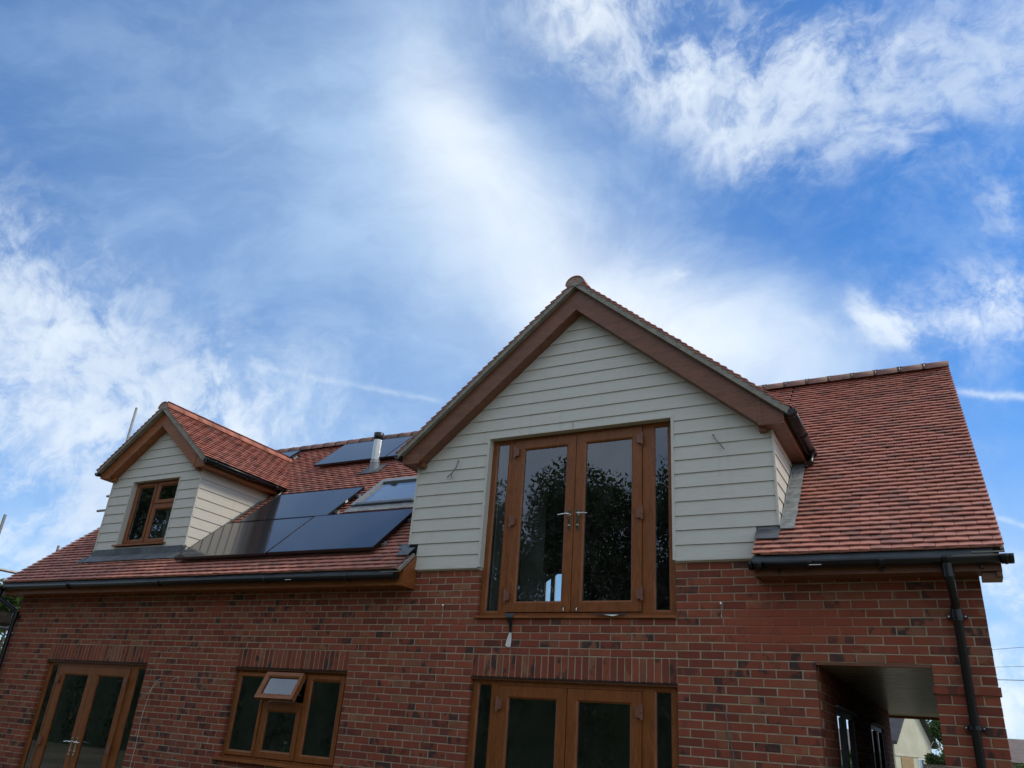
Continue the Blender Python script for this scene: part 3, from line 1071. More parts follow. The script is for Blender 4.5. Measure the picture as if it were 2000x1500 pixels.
def gable_tiles(mb, cx, zt, slope, hw, y0, y1, gauge, keepL, keepR, bell=0.0):
    """both slopes of a roof whose ridge runs back along y; eaves at +-hw"""
    pit = math.atan(slope); c, s_ = math.cos(pit), math.sin(pit)
    L = hw / c
    nco = int(L / gauge) + 1
    ze = zt - slope * hw
    for sg, kp in ((1, keepR), (-1, keepL)):
        org = (cx + sg * hw, 0, ze - 0.031)
        tiled(mb, org, (0, 1, 0), (-sg * c, 0, s_), (sg * s_, 0, c), y0, y1, nco, gauge, kp)
        # deck
        pts = [(cx + sg * (hw - .02), ze - 0.045), (cx, zt - 0.03), (cx, zt - 0.09), (cx + sg * (hw - .02), ze - 0.10)]
        mb.prism(pts, 'y', y0 + 0.06, y1 - 0.02, M_deck)


GHW = 2.345
GY0 = -0.262


def gz_at(sl):  # height of gable tile surface sl metres up the slope from its eaves
    return GZ - GT * GHW + sl * math.sin(GPIT)


def kept_front(zfun):
    def k(yy, sl):
        z = zfun(sl)
        return z > zroof(yy) - 0.12 or yy > RIDGE_Y
    return k


groof = part('roof', lambda mb: gable_tiles(mb, GX, GZ, GT, GHW, GY0, 2 * RIDGE_Y + 0.2, GA, kept_front(gz_at), kept_front(gz_at)), house,
             'clay tiled roof of the big front gable')
part('ridge_tiles', lambda mb: half_round(mb, (GX, GY0 - .012, GZ - 0.04), (GX, 2 * RIDGE_Y + .2, GZ - 0.04), 0.125, 0.30, M_ridge), groof)
DHE = 1.275
DY0 = DY - 0.222


def dz_at(sl): return DZ - DT * DHE + sl * math.sin(math.atan(DT))


DYE = 3.05
droof = part('roof', lambda mb: gable_tiles(mb, DX, DZ, DT, DHE, DY0, DYE, GA, kept_front(dz_at), kept_front(dz_at)), house,
             'clay tiled roof of the small dormer')
part('ridge_tiles', lambda mb: half_round(mb, (DX, DY0 - .012, DZ - 0.04), (DX, 2.98, DZ - 0.04), 0.122, 0.30, M_ridge), droof)


# sawtooth mortar under the verge tiles, ridge plug, undercloak
def rake_mortar(mb, cx, zt, slope, hw, y0, back):
    c = math.cos(math.atan(slope)); s_ = math.sin(math.atan(slope))
    L = hw / c
    ze = zt - slope * hw
    for sg in (1, -1):
        P = lambda sl, h: (cx + sg * (hw - sl * c) + sg * h * s_, ze - .031 + sl * s_ + h * c)
        mb.prism([P(0.01, 0.012), P(L - .02, 0.012), P(L - .0, -0.045), P(0.0, -0.045)], 'y', y0 + 0.010, y0 + back, M_verge)
        # thin undercloak board
        mb.prism([P(-0.012, -0.046), P(L + .0, -0.046), P(L + .0, -0.054), P(-0.012, -0.054)], 'y', y0 - 0.002, y0 + back + .02, M_verge)
    # plug in the end ridge tile
    pts = [(cx + 0.112 * math.cos(a), zt - 0.07 + 0.105 * math.sin(a)) for a in [math.pi * i / 10 for i in range(11)]]
    pts += [(cx, zt - 0.10)]
    mb.prism(pts, 'y', y0 + .002, y0 + 0.2, M_verge)


part('verge_mortar', lambda mb: rake_mortar(mb, GX, GZ, GT, GHW, GY0, 0.08), groof)
part('verge_mortar', lambda mb: rake_mortar(mb, DX, DZ, DT, DHE, DY0, 0.08), droof)


# ---------------------------------------------------------------- bargeboards and boxed ends
def barge(mb, cx, zt, slope, hwb, wknee, zbox, yf, yw, depth, mat, xw):
    """yf board face, yw wall face; hwb outer half width, wknee inner knee, zbox underside, xw half width of the wall"""
    zi = zbox + wknee * slope            # inner apex
    zo = zt
    for sg in (1, -1):
        X = lambda d: cx + sg * d
        outer_knee = hwb - 0.17
        pts = [(X(0.0), zo), (X(outer_knee), zo - slope * outer_knee), (X(hwb), zo - slope * hwb + 0.026),
               (X(hwb), zbox), (X(wknee), zbox), (X(0.0), zi)]
        mb.prism(pts, 'y', yf, yf + 0.022, mat)
        # capping strips on the board joints
        mb.box(min(X(wknee + .005), X(wknee - .030)), max(X(wknee + .005), X(wknee - .030)), yf - 0.005, yf - 0.0002, zbox + .0, zo - slope * (wknee - .03) - .012, mat)
        mb.box(min(X(hwb - .03), X(hwb + .003)), max(X(hwb - .03), X(hwb + .003)), yf - 0.005, yf - 0.0002, zbox - .003, zo - slope * hwb + .018, mat)
        # sloping soffit behind the board
        mb.prism([(X(0), zi + .012), (X(wknee), zbox + .012), (X(wknee), zbox + .002), (X(0), zi + .002)], 'y', yf + .022, yw, mat)
        # level soffit of the boxed eaves end, running back along the side
        mb.box(min(X(xw - .0), X(hwb - .002)), max(X(xw - .0), X(hwb - .002)), yw - .0, depth, zbox + .001, zbox + .012, mat)
        mb.box(min(X(wknee), X(hwb - .002)), max(X(wknee), X(hwb - .002)), yf + .022, yw, zbox + .001, zbox + .012, mat)
        # little return block against the wall at the foot of the rake
        mb.box(min(X(wknee - .045), X(wknee + .03)), max(X(wknee - .045), X(wknee + .03)), yf + .06, yw + .0, zbox - .026, zbox + .03, mat)
        # side fascia
        mb.box(min(X(hwb - .02), X(hwb)), max(X(hwb - .02), X(hwb)), yf + .022, depth, zbox - .004, zo - slope * hwb + .02, mat)
    mb.box(cx - .004, cx + .004, yf - 0.0015, yf - .0001, zi + .01, zo - .02, mat)


part('bargeboard', lambda mb: barge(mb, GX, 6.628, GT, 2.275, 2.06, 4.585, -0.200, -0.040, 1.12, M_rose, 2.12), groof)
part('bargeboard', lambda mb: barge(mb, DX, 6.052, DT, 1.215, 1.00, 4.99, DY - 0.150, DY - 0.010, 1.62, M_oakh, 1.03), droof)


# ---------------------------------------------------------------- main eaves
ZS = 3.105


def eaves_box(mb, x0, x1, mat):
    mb.box(x0, x1, -0.262, -0.240, ZS - 0.006, 3.262, mat)
    mb.box(x0, x1, -0.2398, -0.0005, ZS + .002, ZS + .014, mat)


def end_plate(mb, x0, x1, mat):
    mb.prism([(-0.262, ZS - .012), (-0.006, ZS - .012), (-0.006, zroof(-0.006) - 0.095), (-0.262, zroof(-0.262) - 0.085)], 'x', x0, x1, mat)


def left_eaves(mb):
    eaves_box(mb, -8.70, -0.885, M_oakh)
    end_plate(mb, -0.885, -0.864, M_oakh)
    end_plate(mb, -8.72, -8.70, M_oakh)


def right_eaves(mb):
    eaves_box(mb, 3.085, 4.975, M_rose)
    end_plate(mb, 3.066, 3.085, M_rose)
    end_plate(mb, 4.975, 4.995, M_rose)
    mb.box(4.85, 4.994, -0.225, -0.02, ZS - .055, ZS - .013, M_rose)
    mb.box(4.955, 4.992, -0.255, -0.2255, ZS - .050, ZS - .0125, M_rose)
    for x in (3.3, 3.75, 4.15, 4.8): mb.box(x, x + .008, -0.264, -0.2622, ZS + .035, ZS + .043, M_black)


part('fascia', left_eaves, house, 'golden oak fascia under the long left eaves')
part('fascia', right_eaves, house, 'dark brown fascia under the right eaves')


def felt(mb, x0, x1):
    # eaves felt support tray showing between tiles and gutter
    mb.prism([(-0.2625, 3.272), (-0.340, 3.262), (-0.349, 3.196), (-0.345, 3.195), (-0.335, 3.257), (-0.2625, 3.266)], 'x', x0, x1, M_felt)


part('eaves_felt', lambda mb: felt(mb, -8.6, -0.95), house)
part('eaves_felt', lambda mb: felt(mb, 3.07, 4.95), house)


def gutter_run(mb, x0, x1, yc, zt, r=0.056, axis='x', joints=(), caps=(True, True)):
    """half-round gutter hung below zt with centre line yc"""
    N = 10
    def P(t, a, rr):
        d = math.cos(a) * rr; h = -math.sin(a) * rr
        return (t, yc + d, zt + h) if axis == 'x' else (yc + d, t, zt + h)
    def shell(a0, a1, ro, ri, m):
        vs = []
        for t in (a0, a1):
            for rr in (ro, ri):
                for j in range(N + 1): vs.append(P(t, math.pi * j / N, rr))
        K = N + 1; fs = []
        for j in range(N):
            fs += [(j, j + 1, 2 * K + j + 1, 2 * K + j), (K + j + 1, K + j, 3 * K + j, 3 * K + j + 1),
                   (j, K + j, K + j + 1, j + 1), (2 * K + j, 2 * K + j + 1, 3 * K + j + 1, 3 * K + j)]
        fs += [(0, 2 * K, 3 * K, K), (N, K + N, 3 * K + N, 2 * K + N)]
        mb.add(vs, fs, m, None, True)
    shell(x0, x1, r, r - .004, M_black)
    for j in joints:
        shell(j - .035, j + .035, r + .007, r + .0005, M_black)
        shell(j - .010, j + .010, r + .012, r + .0075, M_black)
    for t, on_ in ((x0, caps[0]), (x1, caps[1])):
        if on_:
            vs = [P(t, math.pi * j / N, r + .006) for j in range(N + 1)]
            sg = .008 if t == x1 else -.008
            vs2 = [tuple(v[i] + (sg if (i == (0 if axis == 'x' else 1)) else 0) for i in range(3)) for v in vs]
            K = N + 1
            mb.add(vs + vs2, [tuple(range(K)), tuple(range(2 * K - 1, K - 1, -1))] + [(i, i + K, (i + 1) % K + K, (i + 1) % K) for i in range(K)], M_black)
            shell(min(t, t + sg * -3), max(t, t + sg * -3), r + .008, r + .0005, M_black)


def gut_l(mb):
    gutter_run(mb, -8.78, -0.915, -0.330, 3.212, joints=(-8.60, -6.9, -4.9, -2.9, -1.6))
    mb.box(-2.55, -2.45, -0.3868, -0.3862, 3.168, 3.174, M_white)


def gut_r(mb):
    gutter_run(mb, 3.045, 5.075, -0.330, 3.205, r=0.060, joints=(3.12, 3.55, 4.12, 4.62, 5.03))
    mb.box(3.56, 3.66, -0.3862, -0.3855, 3.160, 3.166, M_white)
    for x in (3.28, 4.12, 4.85): mb.box(x, x + .018, -0.300, -0.262, 3.118, 3.146, M_black)


part('gutter', gut_l, house, 'long black gutter under the left eaves')
part('gutter', gut_r, house, 'short black gutter under the right eaves')
part('gutter', lambda mb: (gutter_run(mb, -0.235, 1.10, GX + 2.275 + .062, 4.705, axis='y', joints=(-0.18, 0.45, 0.95)),
                           mb.tube([(GX + 2.275 + .062, 1.02, 4.66), (GX + 2.275 + .062, 1.02, 4.60), (GX + 2.275 + .062, 0.93, 4.53)], 0.034, M_black, 10)), groof)
part('gutter', lambda mb: gutter_run(mb, -0.235, 0.95, GX - 2.275 - .062, 4.705, axis='y', joints=(-0.18, 0.45)), groof)
part('gutter', lambda mb: (gutter_run(mb, DY0 + .03, 1.62, DX + 1.215 + .058, 5.085, axis='y', r=.052, joints=(0.1, 0.8, 1.4)),
                           mb.tube([(DX + 1.273, 1.55, 5.04), (DX + 1.273, 1.53, 4.99), (DX + 1.30, 1.42, 4.90)], 0.032, M_black, 10)), droof)
part('gutter', lambda mb: gutter_run(mb, DY0 + .03, 1.5, DX - 1.215 - .058, 5.085, axis='y', r=.052, joints=(0.1, 0.8)), droof)


def pipe_r(mb):
    x = 4.615; r = 0.034
    mb.tube([(x, -0.330, 3.15), (x, -0.330, 3.05), (x + .005, -0.315, 3.005), (x + .015, -0.10, 2.87), (x + .015, -0.066, 2.82), (x + .015, -0.062, 0.1)], r, M_black, 16)
    mb.tube([(x, -0.330, 3.16), (x, -0.330, 3.04)], r + .010, M_black, 16)
    mb.tube([(x + .015, -0.062, 2.86), (x + .015, -0.062, 2.74)], r + .008, M_black, 16)
    for z in (2.76, 1.92, 0.7):
        mb.tube([(x + .015, -0.062, z), (x + .015, -0.062, z + .03)], r + .013, M_black, 16)
        mb.box(x - .060, x + .090, -0.05, -0.012, z + .002, z + .028, M_black)
        for sx in (-.055, .068): mb.tube([(x + sx + .008, -.052, z + .015), (x + sx + .008, -.058, z + .015)], .007, M_steel, 8)


def pipe_l(mb):
    x0 = -8.66; x = -8.50; r = 0.034
    mb.tube([(x0, -0.330, 3.16), (x0, -0.330, 3.08), (x0 + .01, -0.32, 3.04), (x - .01, -0.09, 2.88), (x, -0.066, 2.83), (x, -0.062, 0.1)], r, M_black, 16)
    mb.tube([(x0, -0.330, 3.17), (x0, -0.330, 3.07)], r + .010, M_black, 16)
    mb.tube([(x, -0.062, 2.87), (x, -0.062, 2.75)], r + .008, M_black, 16)
    for z in (2.77, 1.75, 0.7):
        mb.tube([(x, -0.062, z), (x, -0.062, z + .03)], r + .013, M_black, 16)
        mb.box(x - .072, x + .072, -0.05, -0.012, z + .002, z + .028, M_black)


part('downpipe', pipe_r, house, 'black downpipe on the right brick pier')
part('downpipe', pipe_l, house, 'black downpipe at the left corner')

# ---------------------------------------------------------------- dormer walls
WZ0, WZ1 = 3.885, 4.915
WDX0, WDX1 = -6.725, -5.635


def dormer_clad(mb):
    def xl(z): return max(DX - DHW, DX - (DZ - 0.21 - z) / DT)
    def xr(z): return min(DX + DHW, DX + (DZ - 0.21 - z) / DT)
    yf = DY + .004
    H = [(WDX0 - .002, WDX1 + .002, WZ0 - .03, WZ1 + .002)]
    boards_front(mb, xl, xr, 3.815, 5.90, yf, H, phase=3.815)
    mb.box(DX + DHW - .018, DX + DHW + .004, yf - .02, yf + .012, 3.81, 5.0, M_side)
    mb.box(DX - DHW - .004, DX - DHW + .018, yf - .02, yf + .012, 3.81, 5.0, M_side)
    for x0, x1 in ((WDX0 - .018, WDX0), (WDX1, WDX1 + .018)):
        mb.box(x0, x1, yf - .0165, yf + .09, WZ0 - .02, WZ1 + .014, M_side)
    mb.box(WDX0 + .0001, WDX1 - .0001, yf - .0155, yf + .09, WZ1, WZ1 + .012, M_side)
    # structure behind
    t = lambda x: DZ - 0.17 - abs(x - DX) * DT
    def poly(pts): mb.prism(pts, 'y', yf + .014, yf + .15, M_plaster)
    poly([(DX - DHW + .02, 3.7), (WDX0 - .02, 3.7), (WDX0 - .02, 4.93), (DX - DHW + .02, 4.93)])
    poly([(WDX1 + .02, 3.7), (DX + DHW - .02, 3.7), (DX + DHW - .02, 4.93), (WDX1 + .02, 4.93)])
    poly([(WDX0 - .02, 3.7), (WDX1 + .02, 3.7), (WDX1 + .02, WZ0 - .03), (WDX0 - .02, WZ0 - .03)])
    poly([(DX - DHW + .02, 4.931), (DX + DHW - .02, 4.931), (DX + DHW - .02, t(DX + DHW - .02)), (DX, t(DX)), (DX - DHW + .02, t(DX + DHW - .02))])


part('cladding', dormer_clad, house, 'cream painted weatherboards on the front of the small dormer')
part('cladding', lambda mb: cheek(mb, DX + DHW, 1, DY, 5.05, ph=3.815), house, 'cream painted weatherboards on the sunlit dormer side')
part('cladding', lambda mb: cheek(mb, DX - DHW, -1, DY, 5.05, ph=3.815), house)




def roof_slab(mb, x0, x1, s0, s1, h0, h1, m):
    mb.hexa([on_roof(x0, s0, h0), on_roof(x1, s0, h0), on_roof(x1, s0, h1), on_roof(x0, s0, h1),
             on_roof(x0, s1, h0), on_roof(x1, s1, h0), on_roof(x1, s1, h1), on_roof(x0, s1, h1)], m)


def lead_apron(mb):
    # apron under the dormer: upstand, sloping skirt, side laps
    x0, x1 = DX - DHW - .02, DX + DHW + .02
    y = DY
    for i in range(3):
        a = x0 + (x1 - x0) * i / 3; b = x0 + (x1 - x0) * (i + 1) / 3
        mb.box(a, b - .004, y - .014 - .002 * (i % 2), y + .01, zroof(y) - .02, 3.83, M_lead)
        s1 = (y - YE) / CR
        roof_slab(mb, a - (.14 if i == 0 else 0), b - .004 + (.10 if i == 2 else 0), s1 - .155, s1 + .01, 0.045, 0.050 + .002 * (i % 2), M_lead)
    for sg in (1, -1):
        e = DX + sg * DHW
        roof_slab(mb, min(e, e + sg * .09), max(e, e + sg * .09), 0.50, 2.3, 0.045, 0.050, M_lead)


def lead_soakers(mb):
    # stepped soakers up the right cheek of the big gable
    for i in range(17):
        s = 0.42 + i * GA
        roof_slab(mb, 3.285, 3.415 + random.uniform(-.004, .004), s, s + GA + .02, 0.045, 0.051 if i % 2 else .053, M_lead2)
    a, b = on_roof(3.286, 0.42, .04), on_roof(3.286, 1.92, .04)
    mb.hexa([(3.286, a[1], a[2]), (3.292, a[1], a[2]), (3.292, b[1], b[2]), (3.286, b[1], b[2]),
             (3.286, a[1] - .01, a[2] + .035), (3.292, a[1] - .01, a[2] + .035), (3.292, b[1] - .01, b[2] + .035), (3.286, b[1] - .01, b[2] + .035)], M_lead2)
    roof_slab(mb, 3.068, 3.285, 0.25, 0.43, 0.043, 0.049, M_lead)
    mb.box(3.072, 3.262, -0.030, 0.0, 3.50, 3.612, M_lead2)


def lead_left(mb):
    roof_slab(mb, -1.13, -0.985, 0.40, 0.52, 0.045, 0.050, M_lead)
    roof_slab(mb, -1.05, -0.88, 0.24, 0.41, 0.046, 0.052, M_lead)
    mb.box(-0.985, -0.872, -0.03, 0.0, 3.50, 3.612, M_black)


for fn_ in (lead_apron, lead_soakers, lead_left, lambda mb: roof_slab(mb, -2.86, -1.62, 1.60, 1.76, 0.045, 0.050, M_lead2),
            lambda mb: roof_slab(mb, -3.66, -3.28, 3.10, 3.42, 0.045, 0.049, M_lead)):
    part('lead_flashing', fn_, house)



# ---------------------------------------------------------------- joinery
def frame_ring(mb, x0, x1, z0, z1, yf, yb, w, m, c=0.008, wb=None):
    """mitred frame with chamfered inner bead: outer rect, inner rect w in"""
    wb = w if wb is None else wb
    o = [(x0, z0), (x1, z0), (x1, z1), (x0, z1)]
    i1 = [(x0 + w, z0 + wb), (x1 - w, z0 + wb), (x1 - w, z1 - w), (x0 + w, z1 - w)]
    m1 = [(x0 + w - .018, z0 + wb - .018), (x1 - w + .018, z0 + wb - .018), (x1 - w + .018, z1 - w + .018), (x0 + w - .018, z1 - w + .018)]
    vs = [(p[0], yf, p[1]) for p in o] + [(p[0], yf, p[1]) for p in m1] + [(p[0], yf + .014, p[1]) for p in i1] + \
         [(p[0], yb, p[1]) for p in i1] + [(p[0], yb, p[1]) for p in o]
    fs = []
    for a in range(4):
        b = (a + 1) % 4
        fs += [(a, b, 4 + b, 4 + a), (4 + a, 4 + b, 8 + b, 8 + a), (8 + a, 8 + b, 12 + b, 12 + a),
               (12 + a, 12 + b, 16 + b, 16 + a), (16 + a, 16 + b, b, a)]
    mb.add(vs, fs, m)
    # mitre lines
    for (p, q) in zip(o, m1):
        d = Vector((q[0] - p[0], 0, q[1] - p[1])); n_ = Vector((-d.z, 0, d.x)).normalized() * .0008
        P0 = Vector((p[0], yf - .0004, p[1])); P1 = Vector((q[0], yf - .0004, q[1]))
        mb.add([P0 + n_, P1 + n_, P1 - n_, P0 - n_], [(0, 1, 2, 3)], M_deck)


def pane(name, x0, x1, z0, z1, y, parent, m=None):
    mb = MB(); m = m or M_glass
    mb.add([(x0, y, z0), (x1, y, z0), (x1, y, z1), (x0, y, z1)], [(0, 1, 2, 3)], m)
    # silver spacer bar round the sealed unit
    t = .006
    for a, b, c, d in ((x0, x1, z0, z0 + t), (x0, x1, z1 - t, z1), (x0, x0 + t, z0 + t, z1 - t), (x1 - t, x1, z0 + t, z1 - t)):
        mb.box(a, b, y + .008, y + .020, c, d, M_alu)
    return mb.build(name, parent)


def handle(x, z, y, sg, parent):
    mb = MB()
    mb.box(x - .014, x + .014, y - .010, y, z - .135, z + .085, M_chrome)
    mb.tube([(x, y - .006, z + .085), (x, y - .006, z + .092)], [.013, .006], M_chrome, 10)
    mb.tube([(x, y - .006, z - .142), (x, y - .006, z - .135)], [.006, .013], M_chrome, 10)
    mb.tube([(x, y - .010, z + .035), (x, y - .045, z + .035), (x + sg * .02, y - .055, z + .035), (x + sg * .07, y - .052, z + .033), (x + sg * .125, y - .046, z + .030)],
            [.011, .010, .010, .008, .006], M_chrome, 10)
    mb.tube([(x, y - .010, z - .085), (x, y - .017, z - .085)], .010, M_steel, 12)
    mb.box(x - .002, x + .002, y - .0185, y - .0172, z - .105, z - .088, M_deck)
    return mb.build('handle', parent)


def hinge(x, z, y, sg, parent):
    mb = MB()
    mb.prism([(x - sg * .004, z - .052), (x + sg * .032, z - .052), (x + sg * .046, z - .034), (x + sg * .046, z + .034), (x + sg * .032, z + .052), (x - sg * .004, z + .052)],
             'y', y - .030, y, M_hinge)
    mb.tube([(x - sg * .014, y - .022, z - .068), (x - sg * .014, y - .022, z + .068)], .013, M_hinge, 10)
    mb.tube([(x - sg * .014, y - .022, z - .012), (x - sg * .014, y - .022, z - .006)], .0138, M_deck, 10)
    return mb.build('hinge', parent)


def french_door(X0, zt, zl, zb, yf, label, sill, hinges=(0.17, 1.0, 1.83)):
    """X0 left of a 2.25 m opening, zt frame top, zl leaf top, zb frame bottom"""
    mb = MB()
    lb = zb + 0.035
    mb.box(X0 + .004, X0 + .030, yf - .0, yf + .07, zb, zt, M_oak)
    mb.box(X0 + 2.220, X0 + 2.246, yf - .0, yf + .07, zb, zt, M_oak)
    frame_ring(mb, X0 + .0301, X0 + .275, zb, zt, yf, yf + .07, .052, M_oak)
    frame_ring(mb, X0 + 1.975, X0 + 2.2199, zb, zt, yf, yf + .07, .052, M_oak)
    mb.box(X0 + .2751, X0 + .330, yf + .004, yf + .07, zb, zt, M_oak)
    mb.box(X0 + 1.890, X0 + 1.9749, yf + .004, yf + .07, zb, zt, M_oak)
    mb.box(X0 + .3301, X0 + 1.8899, yf + .002, yf + .07, zl + .004, zt, M_oak)
    mb.box(X0 + .3301, X0 + 1.8899, yf + .002, yf + .07, zb, lb - .006, M_oak)
    d = mb.build('french_door', house)
    d['label'] = label
    for a, b, hx, sg in ((.334, 1.106, .334, 1), (1.114, 1.886, 1.886, -1)):
        q = MB(); frame_ring(q, X0 + a, X0 + b, lb, zl, yf - .014, yf + .055, .118, M_oak, wb=.112)
        leaf = q.build('door_leaf', d)
    pane('pane', X0 + .450, X0 + .990, lb + .110, zl - .115, yf + .012, d)
    pane('pane', X0 + 1.230, X0 + 1.770, lb + .110, zl - .115, yf + .012, d)
    pane('pane', X0 + .080, X0 + .225, zb + .05, zt - .05, yf + .022, d)
    pane('pane', X0 + 2.025, X0 + 2.170, zb + .05, zt - .05, yf + .022, d)
    handle(X0 + 1.060, lb + 1.0, yf - .014, -1, d)
    handle(X0 + 1.160, lb + 1.0, yf - .014, 1, d)
    for h_ in hinges:
        hinge(X0 + .340, lb + h_, yf - .014, 1, d)
        hinge(X0 + 1.880, lb + h_, yf - .014, -1, d)
    # dark joint between the two leaves
    if sill:
        s = MB()
        s.prism([(yf + .03, zb - .002), (-0.030, zb - .012), (-0.030, zb - .036), (-0.016, zb - .036), (-0.012, zb - .024), (yf + .03, zb - .024)], 'x', X0 - .03, X0 + 2.262, M_oakh)
        s.build('sill', d)
    return d


YF = 0.050
fd1 = french_door(0.0, 4.846, 4.812, 2.806, YF, 'upstairs brown double glass door in the boarded gable', True)
fd2 = french_door(0.0, 2.150, 2.095, 0.05, YF, 'downstairs brown double glass door below the gable', False)
fd3 = french_door(-7.425, 2.150, 2.095, 0.05, YF, 'brown double glass door at the left end', False)

for x in (1.035, 1.185):
    b_ = MB()
    b_.tube([(x, YF - .014, 2.882), (x, YF - .030, 2.880)], .013, M_chrome, 10)
    b_.tube([(x, YF - .030, 2.880), (x, YF - .030, 2.850)], .006, M_chrome, 8)
    b_.build('door_bolt', fd1)


def lintel(mb, a, b):
    mb.box(a + .003, b - .003, -0.012, 0.095, ZB - .2315, ZB - .2265, M_deck)
    mb.box(a + .003, b - .003, 0.010, 0.095, ZB - .252, ZB - .2316, M_rose)


for a_, b2_ in SOLD: part('lintel', lambda mb: lintel(mb, a_, b2_), house)
part('lintel', lambda mb: mb.box(3.4905, 4.3845, 0.004, 0.10, 2.378, 2.3985, M_rose), house)


def kitchen(mb):
    x0, x1, z0, z1 = -3.478, -1.697, 1.150, 2.150
    yb = YF + .07
    frame_ring(mb, x0, x1, z0, z1, YF, yb, .030, M_oak)
    for x in (-2.962, -2.324): mb.box(x, x + .030, YF + .001, yb, z0 + .03, z1 - .03, M_oak)
    mb.box(-2.931, -2.325, YF + .002, yb, 1.765, 1.800, M_oak)
    frame_ring(mb, -3.447, -2.963, 1.181, 2.119, YF - .012, yb - .01, .055, M_oak)
    frame_ring(mb, -2.293, -1.728, 1.181, 2.119, YF - .012, yb - .01, .075, M_oak)
    frame_ring(mb, -2.931, -2.325, 1.181, 1.764, YF - .012, yb - .01, .080, M_oak)
    # vents in the head
    for a in (-3.38, -2.20):
        mb.box(a, a + .40, YF - .022, YF - .0125, 2.078, 2.096, M_oakh)


kw = part('window', kitchen, house, 'three-light brown window with its small top light open')
pane('pane', -3.392, -3.018, 1.236, 2.064, YF + .01, kw)
pane('pane', -2.218, -1.803, 1.256, 2.044, YF + .01, kw)
pane('pane', -2.851, -2.405, 1.261, 1.684, YF + .01, kw)
part('sill', lambda mb: mb.prism([(YF + .03, 1.150), (-0.045, 1.140), (-0.045, 1.112), (-0.030, 1.112), (-0.026, 1.126), (YF + .03, 1.127)], 'x', -3.53, -1.645, M_oakh), kw)


def sash(mb):
    frame_ring(mb, 0.0, 0.60, -0.335, 0.0, -0.03, 0.03, .060, M_oakh)
    mb.box(0.004, 0.596, 0.0302, 0.040, -0.331, -0.004, M_white)
    mb.box(0.592, 0.5975, -0.01, 0.05, -0.32, -0.02, M_white)


def sash_fix(mb):
    # turn the sash outwards about its top edge
    a = rad(-26)
    out = []
    for x, y, z in mb.v:
        yy = y * math.cos(a) - z * math.sin(a) * 1.0
        zz = y * math.sin(a) + z * math.cos(a)
        out.append((x - 2.925, 0.018 - (0 - yy) * 1.0, 2.118 + zz))
    mb.v = out


def turned(fn):
    def f(mb):
        fn(mb); sash_fix(mb)
    return f


def sash_ring_only(mb):
    frame_ring(mb, 0.0, 0.60, -0.335, 0.0, -0.03, 0.03, .060, M_oakh)
    for a, b, c, d in ((.01, .59, -.325, -.29), (.01, .59, -.045, -.01), (.01, .045, -.29, -.045), (.555, .59, -.29, -.045)):
        mb.box(a, b, 0.0302, 0.042, c, d, M_white)


so = part('open_sash', turned(sash_ring_only), kw, 'small top light tilted open')
mbp = MB(); mbp.add([(.062, .0, -.273), (.538, .0, -.273), (.538, .0, -.062), (.062, .0, -.062)], [(0, 1, 2, 3)], M_sash_glass); sash_fix(mbp); mbp.build('pane', kw)
part('window_stay', lambda mb: (mb.tube([(-2.86, .04, 1.795), (-2.62, -.07, 1.815)], .005, M_steel, 8), mb.box(-2.85, -2.40, .035, .05, 1.799, 1.806, M_steel),
                                mb.tube([(-2.345, .03, 1.88), (-2.35, -.08, 1.90), (-2.338, .02, 2.06)], .005, M_steel, 8)), kw)


def dwin(mb):
    y = DY + .070; yb = y + .06
    x0, x1, z0, z1 = WDX0 + .006, WDX1 - .006, WZ0 + .012, WZ1 - .004
    frame_ring(mb, x0, x1, z0, z1, y, yb, .028, M_oak)
    xm = -6.205
    mb.box(xm - .016, xm + .016, y + .001, yb, z0 + .028, z1 - .028, M_oak)
    mb.box(xm + .0161, x1 - .028, y + .002, yb, 4.505, 4.545, M_oak)
    frame_ring(mb, x0 + .029, xm - .017, z0 + .029, z1 - .029, y - .012, yb - .01, .060, M_oak)
    frame_ring(mb, xm + .017, x1 - .029, 4.546, z1 - .029, y - .012, yb - .01, .058, M_oak)
    frame_ring(mb, xm + .017, x1 - .029, z0 + .029, 4.504, y - .012, yb - .01, .060, M_oak)
    mb.box(x0 + .12, xm - .10, y - .022, y - .0125, z1 - .062, z1 - .047, M_oakh)
    mb.box(xm + .10, x1 - .12, y - .022, y - .0125, z1 - .062, z1 - .047, M_oakh)
    return x0, x1, z0, z1, xm, y


dw = part('window', dwin, house, 'three-light brown window in the small dormer')
y_ = DY + .082
pane('pane', WDX0 + .094, -6.281, WZ0 + .100, WZ1 - .092, y_, dw)
pane('pane', -6.131, WDX1 - .092, 4.603, WZ1 - .090, y_, dw)
pane('pane', -6.129, WDX1 - .094, WZ0 + .100, 4.445, y_, dw)
part('sill', lambda mb: mb.prism([(DY + .09, WZ0 + .012), (DY - .052, WZ0 + .004), (DY - .052, WZ0 - .020), (DY - .036, WZ0 - .020), (DY - .032, WZ0 - .008), (DY + .09, WZ0 - .008)], 'x', WDX0 - .055, WDX1 + .045, M_oakh), dw)


# skylight
def skyl(mb):
    x0, x1, s0, s1 = -2.835, -1.69, 1.765, 2.645
    f = .075
    def bar(a, b, c, d, h0=.0, h1=.085, m=M_alu): roof_slab(mb, a, b, c, d, h0, h1, m)
    bar(x0, x0 + f, s0, s1); bar(x1 - f, x1, s0, s1)
    bar(x0 + f, x1 - f, s0, s0 + .07, 0, .082, M_felt); bar(x0 + f, x1 - f, s1 - .10, s1, 0, .088, M_alu)
    bar(x0 + f, x1 - f, s1 - .135, s1 - .1001, 0, .05, M_felt)
    bar(x0 + f + .002, x1 - f - .002, s0 + .0701, s0 + .095, 0.03, .078, M_alu)


